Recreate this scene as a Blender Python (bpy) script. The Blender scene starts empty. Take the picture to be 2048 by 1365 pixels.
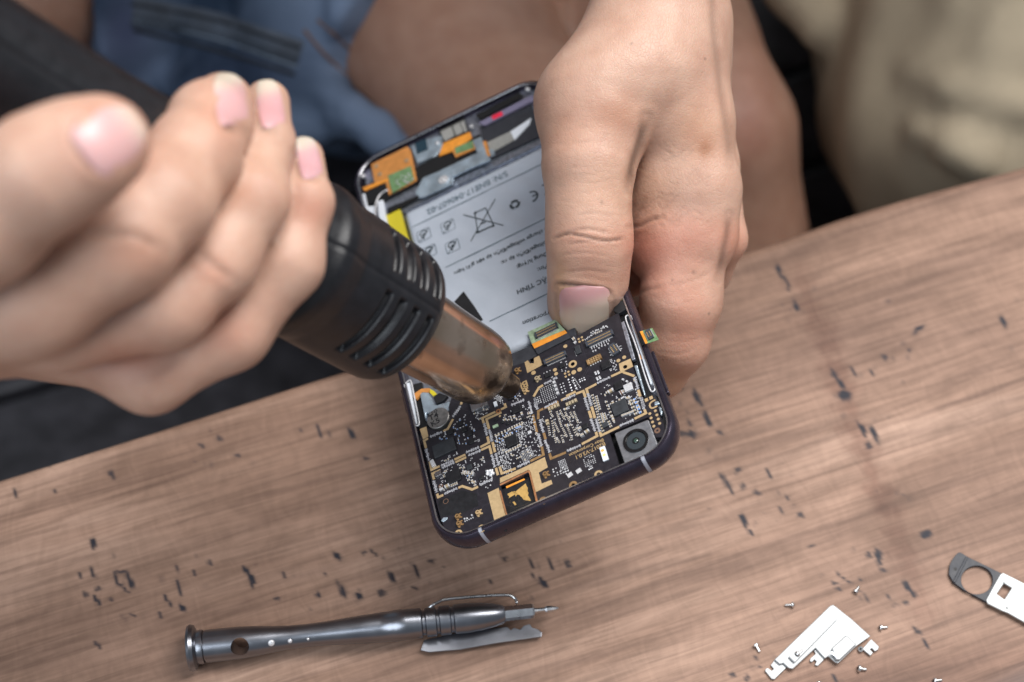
import bpy, bmesh, math, random
import numpy as np
from mathutils import Vector, Matrix
from mathutils.geometry import tessellate_polygon

# ------------------------------------------------------------------ camera, world, light, exposure
SC = bpy.context.scene
CM = 0.01                                   # everything below is written in centimetres
F = 3200.0; CX = 1024.0; CY = 682.5         # lens in pixels of the 2048 px photograph
PITCH = math.radians(57.0); CAMH = 44.0
cam_d = bpy.data.cameras.new('camera'); cam = bpy.data.objects.new('camera', cam_d)
SC.collection.objects.link(cam); SC.camera = cam
cam.location = (0, 0, CAMH*CM); cam.rotation_euler = (math.pi/2 - PITCH, 0, 0)
cam_d.sensor_width = 36.0; cam_d.lens = 36.0*F/2048.0
cam_d.clip_start = 0.02; cam_d.clip_end = 50
cam_d.dof.use_dof = True; cam_d.dof.focus_distance = 0.444; cam_d.dof.aperture_fstop = 8.0

W = bpy.data.worlds.new('World'); SC.world = W; W.use_nodes = True
wn = W.node_tree.nodes; bgn = wn['Background']
bgn.inputs[0].default_value = (0.80, 0.89, 1.0, 1); bgn.inputs[1].default_value = 0.23

def area(name, loc, target, size, energy, col, sy=None):
    l = bpy.data.lights.new(name, 'AREA'); l.shape = 'RECTANGLE'; l.size = size; l.size_y = sy or size
    l.energy = energy; l.color = col
    o = bpy.data.objects.new(name, l); SC.collection.objects.link(o)
    o.location = loc
    d = Vector(target) - Vector(loc); o.rotation_euler = d.to_track_quat('-Z', 'Y').to_euler()
    return o
area('window_light', (0.50, 0.62, 1.35), (0.05, 0.2, 0.0), 1.0, 34.0, (1.0, 0.975, 0.95), 0.9)
area('cool_fill', (-0.7, -0.5, 1.1), (0.0, 0.2, 0.0), 0.9, 11.0, (0.84, 0.92, 1.0))  # added cool fill lamp from the camera's left, not an actual opening

SC.view_settings.view_transform = 'Standard'; SC.view_settings.look = 'None'
SC.view_settings.exposure = 0.12; SC.view_settings.gamma = 1.0
SC.render.engine = 'CYCLES'
SC.cycles.use_denoising = True
SC.cycles.max_bounces = 8

# ------------------------------------------------------------------ geometry helpers
SP, CP = math.sin(PITCH), math.cos(PITCH)
RC = np.array([[1, 0, 0], [0, SP, -CP], [0, CP, SP]])        # camera axes (right, up, back) -> world
CL = np.array([0, 0, CAMH])
def U(px, py, d):
    """point (cm, world) seen at pixel px,py at depth d"""
    px, py, d = np.asarray(px, float), np.asarray(py, float), np.asarray(d, float)
    q = np.stack([(px-CX)/F*d, (CY-py)/F*d, -d + 0*px], -1)
    return q @ RC.T + CL
def PIX(p):
    q = (np.asarray(p) - CL) @ RC
    d = -q[..., 2]
    return CX + F*q[..., 0]/d, CY - F*q[..., 1]/d, d
def T(px, py, h=0.0):
    """point on the horizontal plane z=h"""
    a = U(px, py, 1.0) - CL
    t = (h-CAMH)/a[..., 2]
    return CL + a*t[..., None]

# phone pose
RP = np.array([[0.89566362, -0.21912247, -0.38700389],
               [0.41191436, 0.73681038, 0.53613153],
               [0.16767002, -0.63960597, 0.75019395]])
TP = np.array([-0.46901609, 1.58154305, -47.6112377])
RPW = RC @ RP; TPW = RC @ TP + CL
def PH(px, py, h=0.0):
    """phone-local x,y,z of the point of plane z=h seen at px,py"""
    a = (U(px, py, 1.0) - CL) @ RPW
    o = (CL - TPW) @ RPW
    t = (h - o[2])/a[..., 2]
    return o + a*t[..., None]

def link(o):
    SC.collection.objects.link(o); return o
def mk(name, v, f, mats, parent=None, smooth=False, midx=None, cols=None, label=None):
    v = np.asarray(v, float)*CM
    me = bpy.data.meshes.new(name)
    if isinstance(f, np.ndarray):
        n, k = f.shape
        me.vertices.add(len(v)); me.vertices.foreach_set('co', v.astype(np.float32).ravel())
        me.loops.add(n*k); me.loops.foreach_set('vertex_index', f.astype(np.int32).ravel())
        me.polygons.add(n); me.polygons.foreach_set('loop_start', np.arange(0, n*k, k, dtype=np.int32))
        me.update(calc_edges=True); me.validate()
    else:
        me.from_pydata([tuple(x) for x in v], [], [tuple(int(i) for i in x) for x in f])
        me.update()
    if not isinstance(mats, (list, tuple)): mats = [mats]
    for m in mats: me.materials.append(m)
    if midx is not None: me.polygons.foreach_set('material_index', np.asarray(midx, dtype=np.int32))
    if smooth: me.polygons.foreach_set('use_smooth', np.ones(len(me.polygons), dtype=bool))
    if cols is not None:
        a = me.color_attributes.new('Col', 'FLOAT_COLOR', 'POINT')
        c = np.ones((len(v), 4), np.float32); c[:, :cols.shape[1]] = cols
        a.data.foreach_set('color', c.ravel())
    o = bpy.data.objects.new(name, me); link(o)
    if parent is not None: o.parent = parent
    if label: o['label'] = label
    return o
def empty(name, label, cat, loc=(0, 0, 0), group=None, mat=None):
    o = bpy.data.objects.new(name, None); link(o); o.empty_display_size = 0.01
    if mat is not None: o.matrix_world = mat
    else: o.location = Vector(loc)*CM
    o['label'] = label; o['category'] = cat
    if group: o['group'] = group
    return o

class MB:
    """mesh builder: several shapes, one mesh"""
    def __init__(s): s.v = []; s.f = []; s.m = []
    def add(s, v, f, m=0):
        b = len(s.v); s.v += [tuple(x) for x in v]; s.f += [tuple(i+b for i in q) for q in f]; s.m += [m]*len(f); return s
    def box(s, c, size, z0, z1, ang=0.0, m=0, taper=0.0):
        ca, sa = math.cos(ang), math.sin(ang); v = []
        for z, k in ((z0, 1.0), (z1, 1.0-taper)):
            for dx, dy in ((-.5, -.5), (.5, -.5), (.5, .5), (-.5, .5)):
                x, y = dx*size[0]*k, dy*size[1]*k
                v.append((c[0]+x*ca-y*sa, c[1]+x*sa+y*ca, z))
        s.add(v, [(0, 3, 2, 1), (4, 5, 6, 7), (0, 1, 5, 4), (1, 2, 6, 5), (2, 3, 7, 6), (3, 0, 4, 7)], m); return s
    def prism(s, outer, z0, z1, m=0, holes=(), mside=None, bevel=0.0):
        loops = [list(map(tuple, np.asarray(outer)[:, :2]))] + [list(map(tuple, np.asarray(h)[:, :2])) for h in holes]
        for i, L in enumerate(loops):
            a = sum(L[k-1][0]*L[k][1]-L[k][0]*L[k-1][1] for k in range(len(L)))
            if (a < 0) == (i == 0): L.reverse()
        flat = [p for L in loops for p in L]; n = len(flat)
        tris = tessellate_polygon([[Vector((x, y, 0)) for x, y in L] for L in loops])
        v = [(x, y, z1) for x, y in flat] + [(x, y, z0) for x, y in flat]
        top = []
        for t in tris:
            a, b, c = (flat[i] for i in t)
            cr = (b[0]-a[0])*(c[1]-a[1])-(b[1]-a[1])*(c[0]-a[0])
            top.append(tuple(t) if cr > 0 else tuple(reversed(t)))
        bot = [tuple(i+n for i in reversed(t)) for t in top]
        side = []; k = 0
        for L in loops:
            for i in range(len(L)):
                a, b = k+i, k+(i+1) % len(L); side.append((a, a+n, b+n, b))
            k += len(L)
        s.add(v, top+bot, m); b = len(s.v)-len(v)
        s.f += [tuple(i+b for i in q) for q in side]; s.m += [m if mside is None else mside]*len(side); return s
    def disc(s, c, r, z0, z1, m=0, r0=0.0, n=20, r2=None):
        r2 = r if r2 is None else r2
        A = [2*math.pi*i/n for i in range(n)]
        if r0 > 0:
            v = [(c[0]+R*math.cos(a), c[1]+R*math.sin(a), z) for R, z in ((r, z0), (r2, z1), (r0, z1), (r0, z0)) for a in A]
            f = [(k*n+i, k*n+(i+1) % n, (k+1)*n+(i+1) % n, (k+1)*n+i) for k in range(3) for i in range(n)]
        else:
            v = [(c[0]+R*math.cos(a), c[1]+R*math.sin(a), z) for R, z in ((r, z0), (r2, z1)) for a in A]
            f = [(i, (i+1) % n, n+(i+1) % n, n+i) for i in range(n)] + [tuple(range(n, 2*n)), tuple(reversed(range(n)))]
        s.add(v, f, m); return s
    def tube(s, pts, r, n=8, m=0, closed=False):
        P = [np.asarray(p, float) for p in pts]; K = len(P); v = []
        R = r if hasattr(r, '__len__') else [r]*K
        up = np.array([0.13, 0.21, 0.97])
        for i, p in enumerate(P):
            if closed: d = P[(i+1) % K]-P[i-1]
            else: d = P[min(i+1, K-1)]-P[max(i-1, 0)]
            d = d/(np.linalg.norm(d)+1e-12); a = np.cross(d, up); a /= np.linalg.norm(a)+1e-12; b = np.cross(d, a)
            for j in range(n):
                t = 2*math.pi*j/n; v.append(p+R[i]*(a*math.cos(t)+b*math.sin(t)))
        f = [(i*n+j, (i+1) % K*n+j, (i+1) % K*n+(j+1) % n, i*n+(j+1) % n) for i in range(K if closed else K-1) for j in range(n)]
        if not closed: f += [tuple(range(n)), tuple(reversed(range((K-1)*n, K*n)))]
        s.add(v, f, m); return s
    def build(s, name, mats, parent=None, smooth=False, bevel=0.0, label=None):
        o = mk(name, s.v, s.f, mats, parent, smooth, s.m, label=label)
        if bevel > 0:
            b = o.modifiers.new('bevel', 'BEVEL'); b.width = bevel*CM; b.segments = 2; b.limit_method = 'ANGLE'
        return o
def ribbon(pts, w):
    """2D polyline widened to a mitred closed outline"""
    P = np.asarray(pts, float)[:, :2]; n = len(P); L = []; R = []
    for i in range(n):
        if i == 0: d = P[1]-P[0]
        elif i == n-1: d = P[-1]-P[-2]
        if 0 < i < n-1:
            d1 = P[i]-P[i-1]; d1 /= np.linalg.norm(d1); d2 = P[i+1]-P[i]; d2 /= np.linalg.norm(d2)
            t = d1+d2; t /= np.linalg.norm(t); nn = np.array([-t[1], t[0]])
            k = w/2/max(0.35, nn @ np.array([-d1[1], d1[0]]))
        else:
            d = d/np.linalg.norm(d); nn = np.array([-d[1], d[0]]); k = w/2
        L.append(P[i]+nn*k); R.append(P[i]-nn*k)
    return L + R[::-1]
def smooth_path(pts, n=8):
    P = np.asarray(pts, float); P = np.vstack([2*P[0]-P[1], P, 2*P[-1]-P[-2]]); out = []
    for i in range(1, len(P)-2):
        for t in np.linspace(0, 1, n, endpoint=False):
            out.append(0.5*((2*P[i])+(-P[i-1]+P[i+1])*t+(2*P[i-1]-5*P[i]+4*P[i+1]-P[i+2])*t*t+(-P[i-1]+3*P[i]-3*P[i+1]+P[i+2])*t**3))
    out.append(P[-2]); return np.array(out)

# ------------------------------------------------------------------ distance-field sculpting
def seg(p, a, b, r1, r2, nrm=None, s=1.0):
    a = a.astype(np.float32); b = b.astype(np.float32)
    ba = b-a; pa = p-a
    h = np.clip((pa @ ba)/float(ba @ ba), 0, 1)
    q = pa - h[:, None]*ba
    if nrm is not None:
        k = q @ nrm.astype(np.float32); q = q + ((s-1.0)*k)[:, None]*nrm.astype(np.float32)
    return np.sqrt((q*q).sum(1)) - (r1+(r2-r1)*h)
def smin(a, b, k):
    h = np.maximum(k-np.abs(a-b), 0)/k
    return np.minimum(a, b)-h*h*k*0.25
def smax(a, b, k): return -smin(-a, -b, k)
def pts4(ch):
    """(px,py,depth,radius px) rows -> world points and radii in cm"""
    return [(U(c[0], c[1], c[2]), c[3]*c[2]/F) for c in ch]
def chain(p, C, k=0.25):
    d = None
    for (a, ra), (b, rb) in zip(C[:-1], C[1:]):
        e = seg(p, a, b, ra, rb); d = e if d is None else smin(d, e, k)
    return d
def nets(fn, lo, hi, vox, proj=3):
    lo = np.asarray(lo, float); hi = np.asarray(hi, float)
    cs = vox*4
    nc = np.ceil((hi-lo)/cs).astype(int)+1
    g = [lo[i]+cs*np.arange(nc[i]+1) for i in range(3)]
    X = np.stack(np.meshgrid(*g, indexing='ij'), -1).astype(np.float32)
    dc = fn(X.reshape(-1, 3)).reshape(X.shape[:3])
    nf = nc*4
    cell = np.abs(dc) < cs*1.9
    m = np.zeros(tuple(nc), bool)
    for i in (0, 1):
        for j in (0, 1):
            for k in (0, 1): m |= cell[i:nc[0]+i, j:nc[1]+j, k:nc[2]+k]
    val = np.where(dc[:-1, :-1, :-1] > 0, 1.0, -1.0).astype(np.float32)
    G = np.repeat(np.repeat(np.repeat(val, 4, 0), 4, 1), 4, 2)
    M = np.repeat(np.repeat(np.repeat(m, 4, 0), 4, 1), 4, 2)
    idx = np.argwhere(M)
    G[M] = np.concatenate([fn((lo+c*vox).astype(np.float32)) for c in np.array_split(idx, max(1, len(idx)//400000+1))])
    S = G < 0
    n0, n1, n2 = (s-1 for s in S.shape)
    acc = np.zeros((n0, n1, n2, 3), np.float32); cnt = np.zeros((n0, n1, n2), np.float32)
    cor = [(i, j, k) for i in (0, 1) for j in (0, 1) for k in (0, 1)]
    for a in cor:
        for ax in range(3):
            if a[ax] == 0:
                b = list(a); b[ax] = 1
                ga = G[a[0]:n0+a[0], a[1]:n1+a[1], a[2]:n2+a[2]]; gb = G[b[0]:n0+b[0], b[1]:n1+b[1], b[2]:n2+b[2]]
                x = (ga < 0) != (gb < 0)
                t = np.where(x, ga/np.where(x, ga-gb, 1), 0)
                for c in range(3):
                    acc[..., c] += np.where(x, a[c]+(t if c == ax else 0), 0)
                cnt += x
    has = cnt > 0
    ids = -np.ones(has.shape, np.int64); ids[has] = np.arange(has.sum())
    ci = np.argwhere(has)
    v = (ci + acc[has]/cnt[has][:, None])*vox + lo
    F_ = []
    for ax in range(3):
        o1, o2 = [(1, 2), (2, 0), (0, 1)][ax]
        sl0 = [slice(1, None)]*3; sl0[ax] = slice(0, S.shape[ax]-1)
        A = S[:-1, :, :] if ax == 0 else (S[:, :-1, :] if ax == 1 else S[:, :, :-1])
        B = S[1:, :, :] if ax == 0 else (S[:, 1:, :] if ax == 1 else S[:, :, 1:])
        e = np.argwhere(A != B); sgn = A[tuple(e.T)]
        ok = np.ones(len(e), bool)
        for o in (o1, o2): ok &= (e[:, o] > 0) & (e[:, o] < S.shape[o]-1)
        e = e[ok]; sgn = sgn[ok]
        def gi(d1, d2):
            q = e.copy(); q[:, o1] -= d1; q[:, o2] -= d2; return ids[tuple(q.T)]
        q = np.stack([gi(1, 1), gi(0, 1), gi(0, 0), gi(1, 0)], 1)
        q[~sgn] = q[~sgn][:, ::-1]; F_.append(q)
    f = np.concatenate(F_); f = f[(f >= 0).all(1)]
    h = vox*0.35
    for _ in range(proj):
        d = fn(v.astype(np.float32)); g = grad(fn, v, h)
        v = v - (d[:, None]*g)*0.9
    return v, f
def grad(fn, v, h):
    g = np.zeros_like(v)
    for c in range(3):
        e = np.zeros(3); e[c] = h
        g[:, c] = fn((v+e).astype(np.float32))-fn((v-e).astype(np.float32))
    return g/(np.linalg.norm(g, axis=1, keepdims=True)+1e-9)
def march(fn, px, py, d0, n=60, step=0.8):
    """surface point hit by the sight line through px,py starting at depth d0 (or the nearest point it passes)"""
    d = np.full(len(px), float(d0)); best = d.copy(); bv = np.full(len(px), 1e9)
    for _ in range(n):
        e = fn(U(px, py, d).astype(np.float32)); u = np.abs(e) < bv; bv = np.where(u, np.abs(e), bv); best = np.where(u, d, best)
        d += np.clip(e*step, -1, 1.5)
    P = U(px, py, best)
    for _ in range(4): P = P-grad(fn, P, .04)*fn(P.astype(np.float32))[:, None]
    return P
def nseg(a, b, P):
    ba = np.subtract(b, a); pa = P-np.asarray(a)
    h = np.clip(pa @ ba/max(1e-9, ba @ ba), 0, 1)
    return np.hypot(*(pa-h[:, None]*ba).T), h
def pdist(P, poly):
    d = None
    for a, b in zip(poly[:-1], poly[1:]):
        e = nseg(a, b, P)[0]; d = e if d is None else np.minimum(d, e)
    return d

# ------------------------------------------------------------------ materials
def mat(name, col, rough=0.5, metal=0.0, spec=0.5, var=0.0, scale=300.0, bump=0.0, bscale=None, coat=0.0, sss=0.0, trans=0.0, emis=None):
    m = bpy.data.materials.new(name); m.use_nodes = True; nt = m.node_tree; N = nt.nodes; L = nt.links
    b = N['Principled BSDF']
    b.inputs['Base Color'].default_value = (*col, 1); b.inputs['Roughness'].default_value = rough
    b.inputs['Metallic'].default_value = metal; b.inputs['Specular IOR Level'].default_value = spec
    if coat: b.inputs['Coat Weight'].default_value = coat; b.inputs['Coat Roughness'].default_value = 0.15
    if trans: b.inputs['Transmission Weight'].default_value = trans
    if var or bump:
        tc = N.new('ShaderNodeTexCoord')
    if var:
        n = N.new('ShaderNodeTexNoise'); n.inputs['Scale'].default_value = scale; n.inputs['Detail'].default_value = 6
        L.new(tc.outputs['Object'], n.inputs['Vector'])
        mx = N.new('ShaderNodeMix'); mx.data_type = 'RGBA'
        mx.inputs[6].default_value = (*[c*(1-var) for c in col], 1); mx.inputs[7].default_value = (*[min(1, c*(1+var)) for c in col], 1)
        rr = N.new('ShaderNodeMapRange'); rr.inputs[1].default_value = 0.3; rr.inputs[2].default_value = 0.7
        L.new(n.outputs[0], rr.inputs[0]); L.new(rr.outputs[0], mx.inputs[0]); L.new(mx.outputs[2], b.inputs['Base Color'])
        r2 = N.new('ShaderNodeMapRange'); r2.inputs[3].default_value = max(0.03, rough*0.8); r2.inputs[4].default_value = min(1, rough*1.25)
        L.new(n.outputs[0], r2.inputs[0]); L.new(r2.outputs[0], b.inputs['Roughness'])
    if bump:
        n2 = N.new('ShaderNodeTexNoise'); n2.inputs['Scale'].default_value = bscale or scale; n2.inputs['Detail'].default_value = 4
        L.new(tc.outputs['Object'], n2.inputs['Vector'])
        bp = N.new('ShaderNodeBump'); bp.inputs['Strength'].default_value = bump; bp.inputs['Distance'].default_value = 0.0005
        L.new(n2.outputs[0], bp.inputs['Height']); L.new(bp.outputs[0], b.inputs['Normal'])
    return m
M = {}
M['frame'] = mat('anodised_plum_metal', (0.052, 0.044, 0.064), 0.26, 0.7, var=0.12, scale=400)
M['steel'] = mat('steel', (0.55, 0.56, 0.58), 0.28, 1.0, var=0.1, scale=500)
M['bright'] = mat('bright_tin', (0.66, 0.66, 0.68), 0.33, 0.35, var=0.12, scale=2500, bump=0.25, bscale=3000)
M['alu'] = mat('cast_aluminium', (0.42, 0.45, 0.52), 0.38, 0.85, var=0.3, scale=900, bump=0.2)
M['pcb'] = mat('black_solder_mask', (0.019, 0.017, 0.022), 0.33, 0.0, var=0.2, scale=600, bump=0.08, bscale=1500)
M['pcbtrace'] = mat('buried_trace', (0.034, 0.031, 0.039), 0.32)
M['tin'] = mat('dull_solder', (0.42, 0.42, 0.45), 0.42, 0.35, var=0.35, scale=2500)
M['gold'] = mat('gold_plating', (0.52, 0.37, 0.20), 0.40, 0.25, var=0.10, scale=1200)
M['golddk'] = mat('scorched_gold_plating', (0.30, 0.18, 0.08), 0.4, 0.25, var=0.25, scale=1000)
M['copper'] = mat('bare_copper', (0.36, 0.16, 0.07), 0.45, 0.2, var=0.25, scale=900)
M['chip'] = mat('chip_epoxy', (0.012, 0.012, 0.014), 0.42, var=0.25, scale=700)
M['chipgrey'] = mat('grey_chip_epoxy', (0.030, 0.033, 0.038), 0.5, var=0.2, scale=700)
M['capbeige'] = mat('ceramic_beige', (0.36, 0.29, 0.19), 0.5, var=0.2, scale=1500)
M['capblue'] = mat('ceramic_blue', (0.10, 0.26, 0.62), 0.4)
M['capbrown'] = mat('ceramic_brown', (0.16, 0.09, 0.06), 0.5)
M['connector'] = mat('connector_plastic', (0.05, 0.055, 0.07), 0.4)
M['black'] = mat('matte_black', (0.012, 0.012, 0.014), 0.5, var=0.25, scale=400)
M['void'] = mat('dark_interior', (0.006, 0.006, 0.007), 0.6)
M['batt'] = mat('battery_foil', (0.58, 0.64, 0.73), 0.36, 0.25, var=0.05, scale=90, bump=0.55, bscale=110)
M['ink'] = mat('printed_ink', (0.045, 0.06, 0.07), 0.5)
M['inkgrey'] = mat('pale_printed_ink', (0.13, 0.18, 0.22), 0.5)
M['silk'] = mat('gold_silkscreen', (0.52, 0.36, 0.18), 0.45, 0.4)
M['yellow'] = mat('yellow_tape', (0.62, 0.52, 0.03), 0.35, bump=0.4, bscale=300)
M['flex'] = mat('orange_flex', (0.78, 0.30, 0.04), 0.38, var=0.15, scale=500, bump=0.1)
M['flexdk'] = mat('brown_flex', (0.55, 0.23, 0.06), 0.42, var=0.15, scale=400)
M['green'] = mat('green_board', (0.15, 0.26, 0.12), 0.35, var=0.3, scale=900)
M['greenpale'] = mat('pale_green_board', (0.30, 0.40, 0.27), 0.35, var=0.3, scale=700)
M['white'] = mat('white_plastic', (0.72, 0.76, 0.82), 0.4)
M['purple'] = mat('violet_plastic', (0.26, 0.24, 0.36), 0.4, 0.3)
M['red'] = mat('red_indicator', (0.75, 0.02, 0.06), 0.5)
M['glass'] = mat('lens_glass', (0.035, 0.045, 0.052), 0.10, coat=1.0)
M['lensring'] = mat('lens_barrel', (0.008, 0.008, 0.009), 0.25, coat=0.5)
M['foil'] = mat('crumpled_foil', (0.55, 0.66, 0.75), 0.3, 0.7, var=0.3, scale=250, bump=0.6, bscale=500)
M['gunmetal'] = mat('gunmetal', (0.25, 0.26, 0.29), 0.30, 1.0, var=0.06, scale=200)
M['plastic'] = mat('black_gun_plastic', (0.008, 0.0085, 0.011), 0.36, var=0.25, scale=300, bump=0.12, bscale=900)
M['khaki'] = mat('khaki_cotton', (0.36, 0.30, 0.215), 0.9, spec=0.2, var=0.08, scale=60, bump=0.3, bscale=1500)
M['seat'] = mat('dark_stained_wood', (0.026, 0.025, 0.030), 0.38, var=0.5, scale=60)
M['floor'] = mat('dark_floor', (0.010, 0.010, 0.012), 0.6, var=0.3, scale=30)
M['stitch'] = mat('faded_rust_thread', (0.17, 0.095, 0.065), 0.9)
M['tabmetal'] = mat('pale_stamped_steel', (0.52, 0.54, 0.54), 0.45, 0.2, var=0.08, scale=150, bump=1.0, bscale=90)
M['brmetal'] = mat('silver_stamped_steel', (0.38, 0.39, 0.395), 0.45, 0.25, var=0.14, scale=120, bump=1.0, bscale=70)
M['screwmetal'] = mat('nickel_screw', (0.70, 0.69, 0.68), 0.28, 0.9)
M['bracket'] = mat('charcoal_bracket', (0.03, 0.032, 0.04), 0.55, var=0.15, scale=600)
# ------------------------------------------------------------------ the table and what is below it
EDGE_PX = [(-900, 1240), (-400, 1092), (0, 968), (317, 869), (708, 744), (1100, 632), (1500, 508), (1730, 429), (2048, 341), (2500, 215), (3000, 85)]
ed = smooth_path(np.array([T(x, y, -0.45) for x, y in EDGE_PX])[:, :2], 90)
edir = ed[-1]-ed[0]; edir /= np.linalg.norm(edir); GA = math.atan2(edir[1], edir[0])
def wood_material():
    m = bpy.data.materials.new('worn_wood'); m.use_nodes = True; N = m.node_tree.nodes; L = m.node_tree.links; b = N['Principled BSDF']
    tc = N.new('ShaderNodeTexCoord')
    def mapping(sx, sy, src=None):
        r = N.new('ShaderNodeMapping'); r.vector_type = 'POINT'; r.inputs['Rotation'].default_value = (0, 0, -GA); L.new(tc.outputs['Object'], r.inputs[0])
        s = N.new('ShaderNodeMapping'); s.inputs['Scale'].default_value = (sx, sy, 1); L.new(r.outputs[0], s.inputs[0]); return s
    def noise(mp, sc, det=6, dist=0.0, ro=0.55):
        n = N.new('ShaderNodeTexNoise'); n.inputs['Scale'].default_value = sc; n.inputs['Detail'].default_value = det
        n.inputs['Distortion'].default_value = dist; n.inputs['Roughness'].default_value = ro; L.new(mp.outputs[0], n.inputs['Vector']); return n
    def ramp(n, stops):
        r = N.new('ShaderNodeValToRGB'); e = r.color_ramp.elements
        e[0].position, e[0].color = stops[0][0], (*stops[0][1], 1); e[1].position, e[1].color = stops[-1][0], (*stops[-1][1], 1)
        for p, c in stops[1:-1]:
            k = e.new(p); k.color = (*c, 1)
        L.new(n.outputs[0], r.inputs[0]); return r
    def mix(kind, fac, a, bb):
        x = N.new('ShaderNodeMix'); x.data_type = 'RGBA'; x.blend_type = kind
        if isinstance(fac, float): x.inputs[0].default_value = fac
        else: L.new(fac, x.inputs[0])
        for k, s in ((6, a), (7, bb)):
            if isinstance(s, tuple): x.inputs[k].default_value = (*s, 1)
            else: L.new(s, x.inputs[k])
        return x.outputs[2]
    broad = ramp(noise(mapping(3.0, 14), 1.0, 4, 0.8), [(0.30, (0.160, 0.095, 0.070)), (0.50, (0.300, 0.188, 0.136)), (0.70, (0.44, 0.298, 0.226))])
    grain = ramp(noise(mapping(9, 170), 1.0, 8, 1.2, 0.62), [(0.34, (0.70, 0.68, 0.68)), (0.52, (0.97, 0.96, 0.95)), (0.72, (1.07, 1.07, 1.07))])
    fine = ramp(noise(mapping(45, 700), 1.0, 5, 0.4), [(0.35, (0.80, 0.79, 0.78)), (0.6, (1.04, 1.04, 1.04))])
    figure = ramp(noise(mapping(150, 60), 1.0, 4, 2.5), [(0.36, (0.93, 0.925, 0.92)), (0.64, (1.06, 1.06, 1.06))])
    patch = ramp(noise(mapping(9, 22), 1.0, 3, 1.5), [(0.34, (0.80, 0.78, 0.77)), (0.66, (1.16, 1.17, 1.18))])
    streak = ramp(noise(mapping(4.5, 95), 1.3, 5, 0.5), [(0.27, (0.50, 0.47, 0.50)), (0.36, (1, 1, 1))])
    c = mix('MULTIPLY', 1.0, broad.outputs[0], grain.outputs[0]); c = mix('MULTIPLY', 1.0, c, fine.outputs[0])
    c = mix('MULTIPLY', 1.0, c, figure.outputs[0]); c = mix('MULTIPLY', 0.75, c, streak.outputs[0]); c = mix('MULTIPLY', 1.0, c, patch.outputs[0])
    at = N.new('ShaderNodeVertexColor'); at.layer_name = 'Col'
    sp = N.new('ShaderNodeSeparateColor'); L.new(at.outputs[0], sp.inputs[0])
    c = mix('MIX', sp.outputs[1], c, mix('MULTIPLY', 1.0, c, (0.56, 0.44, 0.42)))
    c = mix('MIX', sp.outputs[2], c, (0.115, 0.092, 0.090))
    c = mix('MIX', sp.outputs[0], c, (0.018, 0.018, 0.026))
    L.new(c, b.inputs['Base Color'])
    b.inputs['Roughness'].default_value = 0.60; b.inputs['Specular IOR Level'].default_value = 0.28
    bp = N.new('ShaderNodeBump'); bp.inputs['Strength'].default_value = 0.25; bp.inputs['Distance'].default_value = 0.0004
    L.new(grain.outputs[0], bp.inputs['Height']); L.new(bp.outputs[0], b.inputs['Normal'])
    return m
MARKS = [(1557,542,32,9,62),(1575,571,34,8,72),(1592,613,26,9,68),(1674,758,52,10,60),(1689,793,26,24,20),(1707,742,28,9,70),(1744,745,26,5,60),(1838,659,30,8,-42),
(2005,643,24,10,70),(1724,859,42,9,68),(1748,868,40,15,66),(1735,894,16,14,0),(1476,940,14,12,0),(1456,969,52,11,58),(1485,971,18,8,60),(1537,949,22,9,75),(1515,985,14,9,40),
(1572,991,12,8,20),(1379,845,16,11,50),(1394,797,42,9,66),(1416,837,32,14,64),(1441,865,14,11,0),(1355,782,18,12,0),(1810,991,18,6,55),(1599,1030,16,9,0),(1489,1043,26,8,70),
(1564,1021,18,6,60),(1384,870,26,14,50),(1366,868,16,12,20),(1768,714,12,9,60),(1820,703,10,8,60),
(187,1089,20,15,80),(187,1149,50,8,72),(193,1201,30,8,50),(160,1153,22,8,80),(244,1142,34,6,0),(232,1157,30,5,80),(259,1160,40,11,74),(246,1178,26,6,40),(358,1175,40,8,68),(354,1138,16,8,70),
(497,1153,44,11,60),(507,1172,26,6,70),(567,1149,16,9,60),(650,1144,18,6,80),(685,1182,40,15,64),(635,1193,20,11,60),(765,1188,16,15,0),(718,1193,22,12,45),(780,1153,26,9,75),
(830,1140,32,7,84),(831,1177,12,8,0),(677,1114,20,11,50),(747,1105,18,10,30),(728,1105,12,8,0),(861,1118,14,11,20),(387,1144,16,9,60),(422,1127,14,8,60),(334,1202,26,10,60),
(323,1230,18,7,70),(362,1215,28,8,55),(268,1232,16,6,-10),(196,1292,16,9,50),(554,1199,14,9,0),(224,951,18,11,75),(31,988,20,8,80),(108,982,12,9,0),(442,879,14,11,50),(406,890,12,8,0),
(475,911,14,9,10),(639,863,28,9,70),(604,861,14,6,70),(705,865,20,11,80),(727,916,12,9,0),(222,1201,12,9,0),(168,1188,18,10,60),(195,1180,14,10,0),
(1010,1120,14,9,0),(1065,1140,40,6,72),(1085,1165,26,9,60),(1100,1132,30,8,78),(1130,1125,12,12,0),(1135,1133,12,6,0),(905,1160,12,7,70),(985,1165,14,6,60),(1062,1122,16,5,70),
(1757,1118,38,14,72),(1735,1112,16,8,60),(1822,1179,34,11,62),(1815,1170,14,10,20),(1852,1285,24,9,62),(1835,1261,14,10,40),(1624,1094,10,9,0),(1691,1156,30,6,30),(1666,1165,12,9,0),
(1677,1179,14,9,30),(1729,1194,26,6,60),(1772,1191,18,7,60),(1811,1208,14,10,50),(1852,1068,22,20,0),(1508,1311,14,6,60),(1515,1333,10,8,0),(1492,1358,16,7,60),(1466,1353,12,8,0),
(1671,1358,20,9,60),(1768,1142,16,7,0),(1722,1157,10,8,0),(1500,1062,20,7,50)]
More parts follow.
